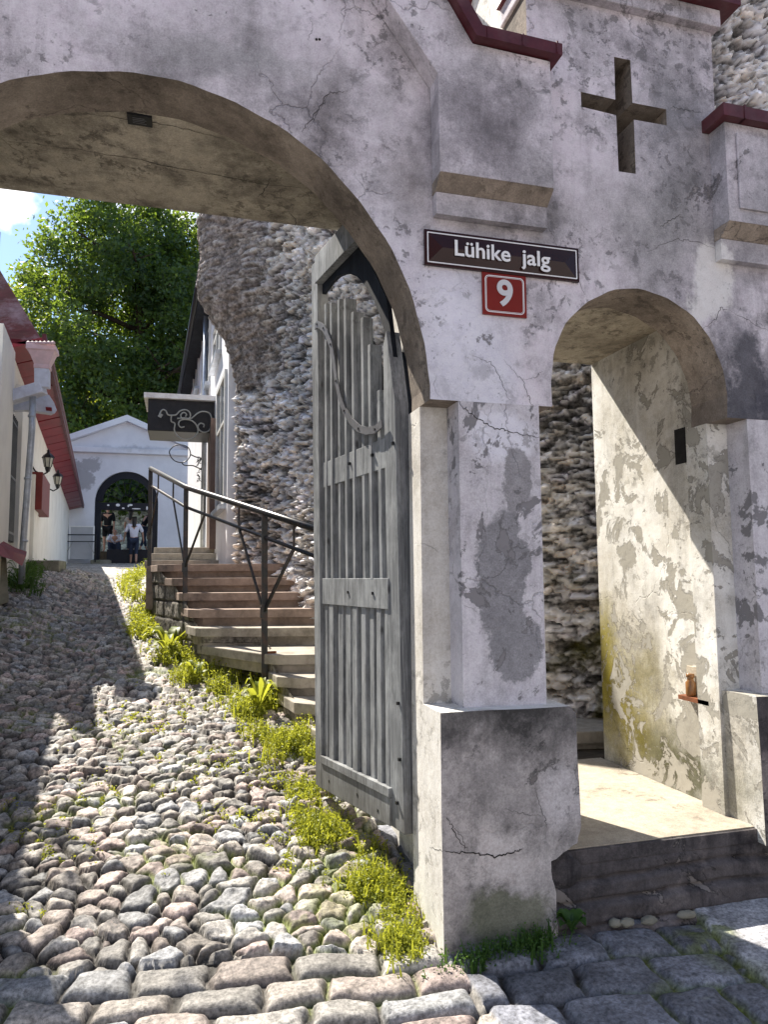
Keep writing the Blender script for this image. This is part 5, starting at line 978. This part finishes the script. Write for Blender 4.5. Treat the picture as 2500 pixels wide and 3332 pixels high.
# ------------------------------------------------------------------ weeds
def blades(path, n, width, hgt, name, mat, label, seed, leafy=.5, kind='stuff', hz=0.0):
    r_ = np.random.default_rng(seed); path = np.array(path, float); seg = np.linalg.norm(np.diff(path, axis=0), axis=1); cs = np.concatenate([[0], np.cumsum(seg)]); t_ = r_.random(n)*cs[-1]
    x = np.interp(t_, cs, path[:, 0])+r_.normal(size=n)*width; y = np.interp(t_, cs, path[:, 1])+r_.normal(size=n)*width
    dens = vnoise(x*4, y*4, seed); keep = dens+.40*r_.random(n) > .74; x, y, dens = x[keep], y[keep], dens[keep]; n = len(x)
    z = ground(x, y)-.01+hz; hh = hgt*(.35+.9*r_.random(n))*(.5+dens); an = r_.random(n)*6.283; ln = .5*hh*(r_.random(n)); V = []; F = []; T = []
    dx, dy = np.cos(an), np.sin(an); w_ = .0035+.003*r_.random(n)
    tip = np.stack([x+dx*ln, y+dy*ln, z+hh], 1); mid = np.stack([x+dx*ln*.35, y+dy*ln*.35, z+hh*.55], 1); bs = np.stack([x, y, z], 1); sd_ = np.stack([-dy, dx, 0*dx], 1)*w_[:, None]
    V1 = np.stack([bs-sd_, bs+sd_, mid+sd_*.8, mid-sd_*.8, mid-sd_*.8, mid+sd_*.8, tip+sd_*.1, tip-sd_*.1], 1).reshape(-1, 3); tt = r_.random(n); T1 = np.repeat(tt, 8)
    m = int(n*11*leafy); ii = r_.integers(0, n, m); fr = .2+.8*r_.random(m); c = bs[ii]*(1-fr[:, None])+tip[ii]*fr[:, None]+r_.normal(size=(m, 3))*.012
    a = r_.normal(size=(m, 3)); a[:, 2] *= .5; a /= np.linalg.norm(a, axis=1)[:, None]; b_ = np.cross(a, r_.normal(size=(m, 3))); b_ /= np.linalg.norm(b_, axis=1)[:, None]; s = (.0032+.0052*r_.random(m))[:, None]*(1+1.2*np.clip(y[ii, None]/6, 0, 2)); a = a*s; b_ = b_*s*.6
    V2 = np.stack([c-a, c+b_, c+a, c-b_], 1).reshape(-1, 3); T2 = np.repeat(np.clip(tt[ii]+.3*r_.random(m), 0, 1), 4)
    V = np.concatenate([V1, V2]); F = np.arange(len(V)).reshape(-1, 4); T = np.concatenate([T1, T2])
    o = fastmesh(name, V, F, mat, None, np.repeat(T[:, None], 3, 1), False); return tag(o, label, 'weeds', kind=kind)
blades([(.95, -.15), (.92, .2), (.86, .5)], 3000, .06, .075, 'weeds', M['weed'], 'yellow green weeds growing thickly at the foot of the front pillar', 31, .9)
blades([(.80, .75), (.66, 1.2), (.70, 1.7)], 2200, .10, .06, 'weeds', M['weed'], 'sunlit weeds along the cobbles under the wooden gate leaf', 32, .9)
blades([(.82, 1.9), (.72, 2.7), (.60, 3.3), (.45, 3.8)], 4200, .12, .11, 'weeds', M['weed'], 'tall sunlit weeds below the lower stairs', 33, .8)
blades([(.5, 3.7), (.12, 4.15), (-.03, 4.7), (-.16, 5.4), (-.34, 6.0), (-.45, 6.9)], 4200, .10, .14, 'weeds', M['weed'], 'bright green weeds along the stair side wall behind the railing posts', 34, .8)
blades([(-.5, 7.5), (-.75, 9), (-.95, 12), (-.6, 16), (-.95, 21), (-1.05, 23.2)], 3000, .08, .18, 'weeds', M['weed'], 'bright grass at the right side of the upper lane', 35, .5)
blades([(-1.95, 7.3), (-2.2, 8.2), (-2.5, 10), (-2.75, 12.4)], 2600, .13, .18, 'weeds', M['weeddark'], 'dark green weeds at the foot of the cream house', 36, .8)
blades([(1.0, -.2), (1.15, -.13), (1.45, -.12)], 450, .04, .07, 'weeds', M['weeddark'], 'dark grass tufts in the shade before the pillar base', 37, .7)
blades([(-1, 1.2), (0, 1.4), (.5, 1.2), (.3, 2.5), (-.3, 3), (.3, 4)], 900, .35, .022, 'weeds', M['weed'], 'sparse moss and grass in the joints of the cobbles', 39, 1.4)
def plant(loc, n, r_, hgt, mat, name, label, seed, lw_=.35):
    g = thing(name, loc, label, 'plant'); q = random.Random(seed); b = MB(); T = []
    for k in range(n):
        an = 6.283*k/n*1.618*3+q.uniform(-.3, .3); ln = r_*q.uniform(.6, 1.1); el = q.uniform(.5, 1.2); c0 = Vector(loc); pts = []
        for i in range(6):
            t_ = i/5; pts.append(c0+Vector((math.cos(an)*ln*t_, math.sin(an)*ln*t_, hgt*el*math.sin(t_*2.2)*.9)))
        w0 = ln*lw_; side = Vector((-math.sin(an), math.cos(an), 0)); vs = []
        for i, p in enumerate(pts): w_ = w0*math.sin(math.pi*(.08+.88*i/5))**.8*(.55 if i < 2 else 1); vs += [p-side*w_*.5+Vector((0, 0, .01)), p, p+side*w_*.5+Vector((0, 0, .01))]
        fs = []
        for i in range(5): fs += [(3*i, 3*i+1, 3*i+4, 3*i+3), (3*i+1, 3*i+2, 3*i+5, 3*i+4)]
        b.add(vs, fs); T += [q.random()]*18
    o = b.build('leaves', mat, g, True); at = o.data.color_attributes.new('tint', 'FLOAT_COLOR', 'POINT')
    for i, v in enumerate(T[:len(o.data.vertices)]): at.data[i].color = (v, v, v, 1)
    return g
plant((-.12, 5.0, gnd(-.12, 5.0)), 16, .30, .30, M['weed'], 'dock_plant', 'large leafy bright green dock plant beside the middle railing post', 1)
plant((.13, 4.0, gnd(.13, 4.0)), 9, .16, .22, M['weed'], 'dock_plant', 'small broad leaved plant between two railing posts', 2)
plant((.62, 3.1, gnd(.6, 3.1)), 12, .20, .26, M['weed'], 'dock_plant', 'leafy weed clump at the foot of the nearest railing post', 3)
plant((1.56, -.13, gnd(1.56, -.13)+.03), 11, .075, .075, M['weeddark'], 'seedling', 'small dark green broad leaved plant at the corner of pillar base and threshold', 4, .75)
p_ = atd(72, 1905, 9.4); plant((p_[0], p_[1], gnd(p_[0], p_[1])), 22, .28, .38, M['weeddark'], 'fern', 'spiky dark green fern at the foot of the grey downpipe', 5, .14)

rw_ = MB().prism([(-1.92, 1.0), (-2.25, 7.35), (-2.9, 7.35), (-2.6, 1.0)], (), 'z', 0, 4.1).build('lane_shade_wall', M['cream'], None, bevel=.02)  # wall out of view, added to cast shade on the left of the lane
tag(rw_, 'unseen cream wall added between the gate and the cream house to shade the lane', 'wall')
g = thing('tree', (-3.9, 6.6, 2.2), 'unseen small tree added beside the lane to dapple it with shade', 'tree'); b = MB(); b.tube([(-3.9, 6.6, .5), (-3.85, 6.5, 4), (-3.7, 6.3, 6.2)], [.16, .12, .06], 8)  # tree out of view, added for leaf dapple on the cobbles
for k in range(7):
    e = Vector((-3.7+random.uniform(-1.1, 1.1), 6.2+random.uniform(-1.4, 1.4), 6.2+random.uniform(.1, 1.5))); b.tube([(-3.8, 6.4, 4.6), (-3.75, 6.35, 5.4), e], [.06, .045, .012], 5)
b.build('trunk', M['bark'], g, True); leaves(60, 70, (-4.2, 5.6, 7.2), (1.1, 2.4, 1.1), .07, 'crown', M['leaf'], g, 77, .2, .30)

oh = thing('opposite_fill_house', (0, -10, 0), 'unseen grey house added across the street to shape the light on the gate', 'house'); b = MB(); b.box((-14, -14, -.1), (16, -9.5, 6.5)); b.build('wall', simple('grey_house_plaster', (.42, .41, .43), .9, .1, 0, .1, 3), oh)  # house behind the camera, added for bounce light and less skylight
for k in range(7):
    w_ = MB().box((-12+4*k, -9.49, 2.2), (-10.8+4*k, -9.45, 4.0)).build('window', M['sash'], oh); MB().box((-11.9+4*k, -9.449, 2.3), (-10.9+4*k, -9.44, 3.9)).build('pane', M['glass'], w_)
MB().prism([(-14.3, 6.51), (-9.1, 6.51), (-11.7, 9)], (), 'x', -14.2, 16.2).build('roof', M['redmetal'], oh)
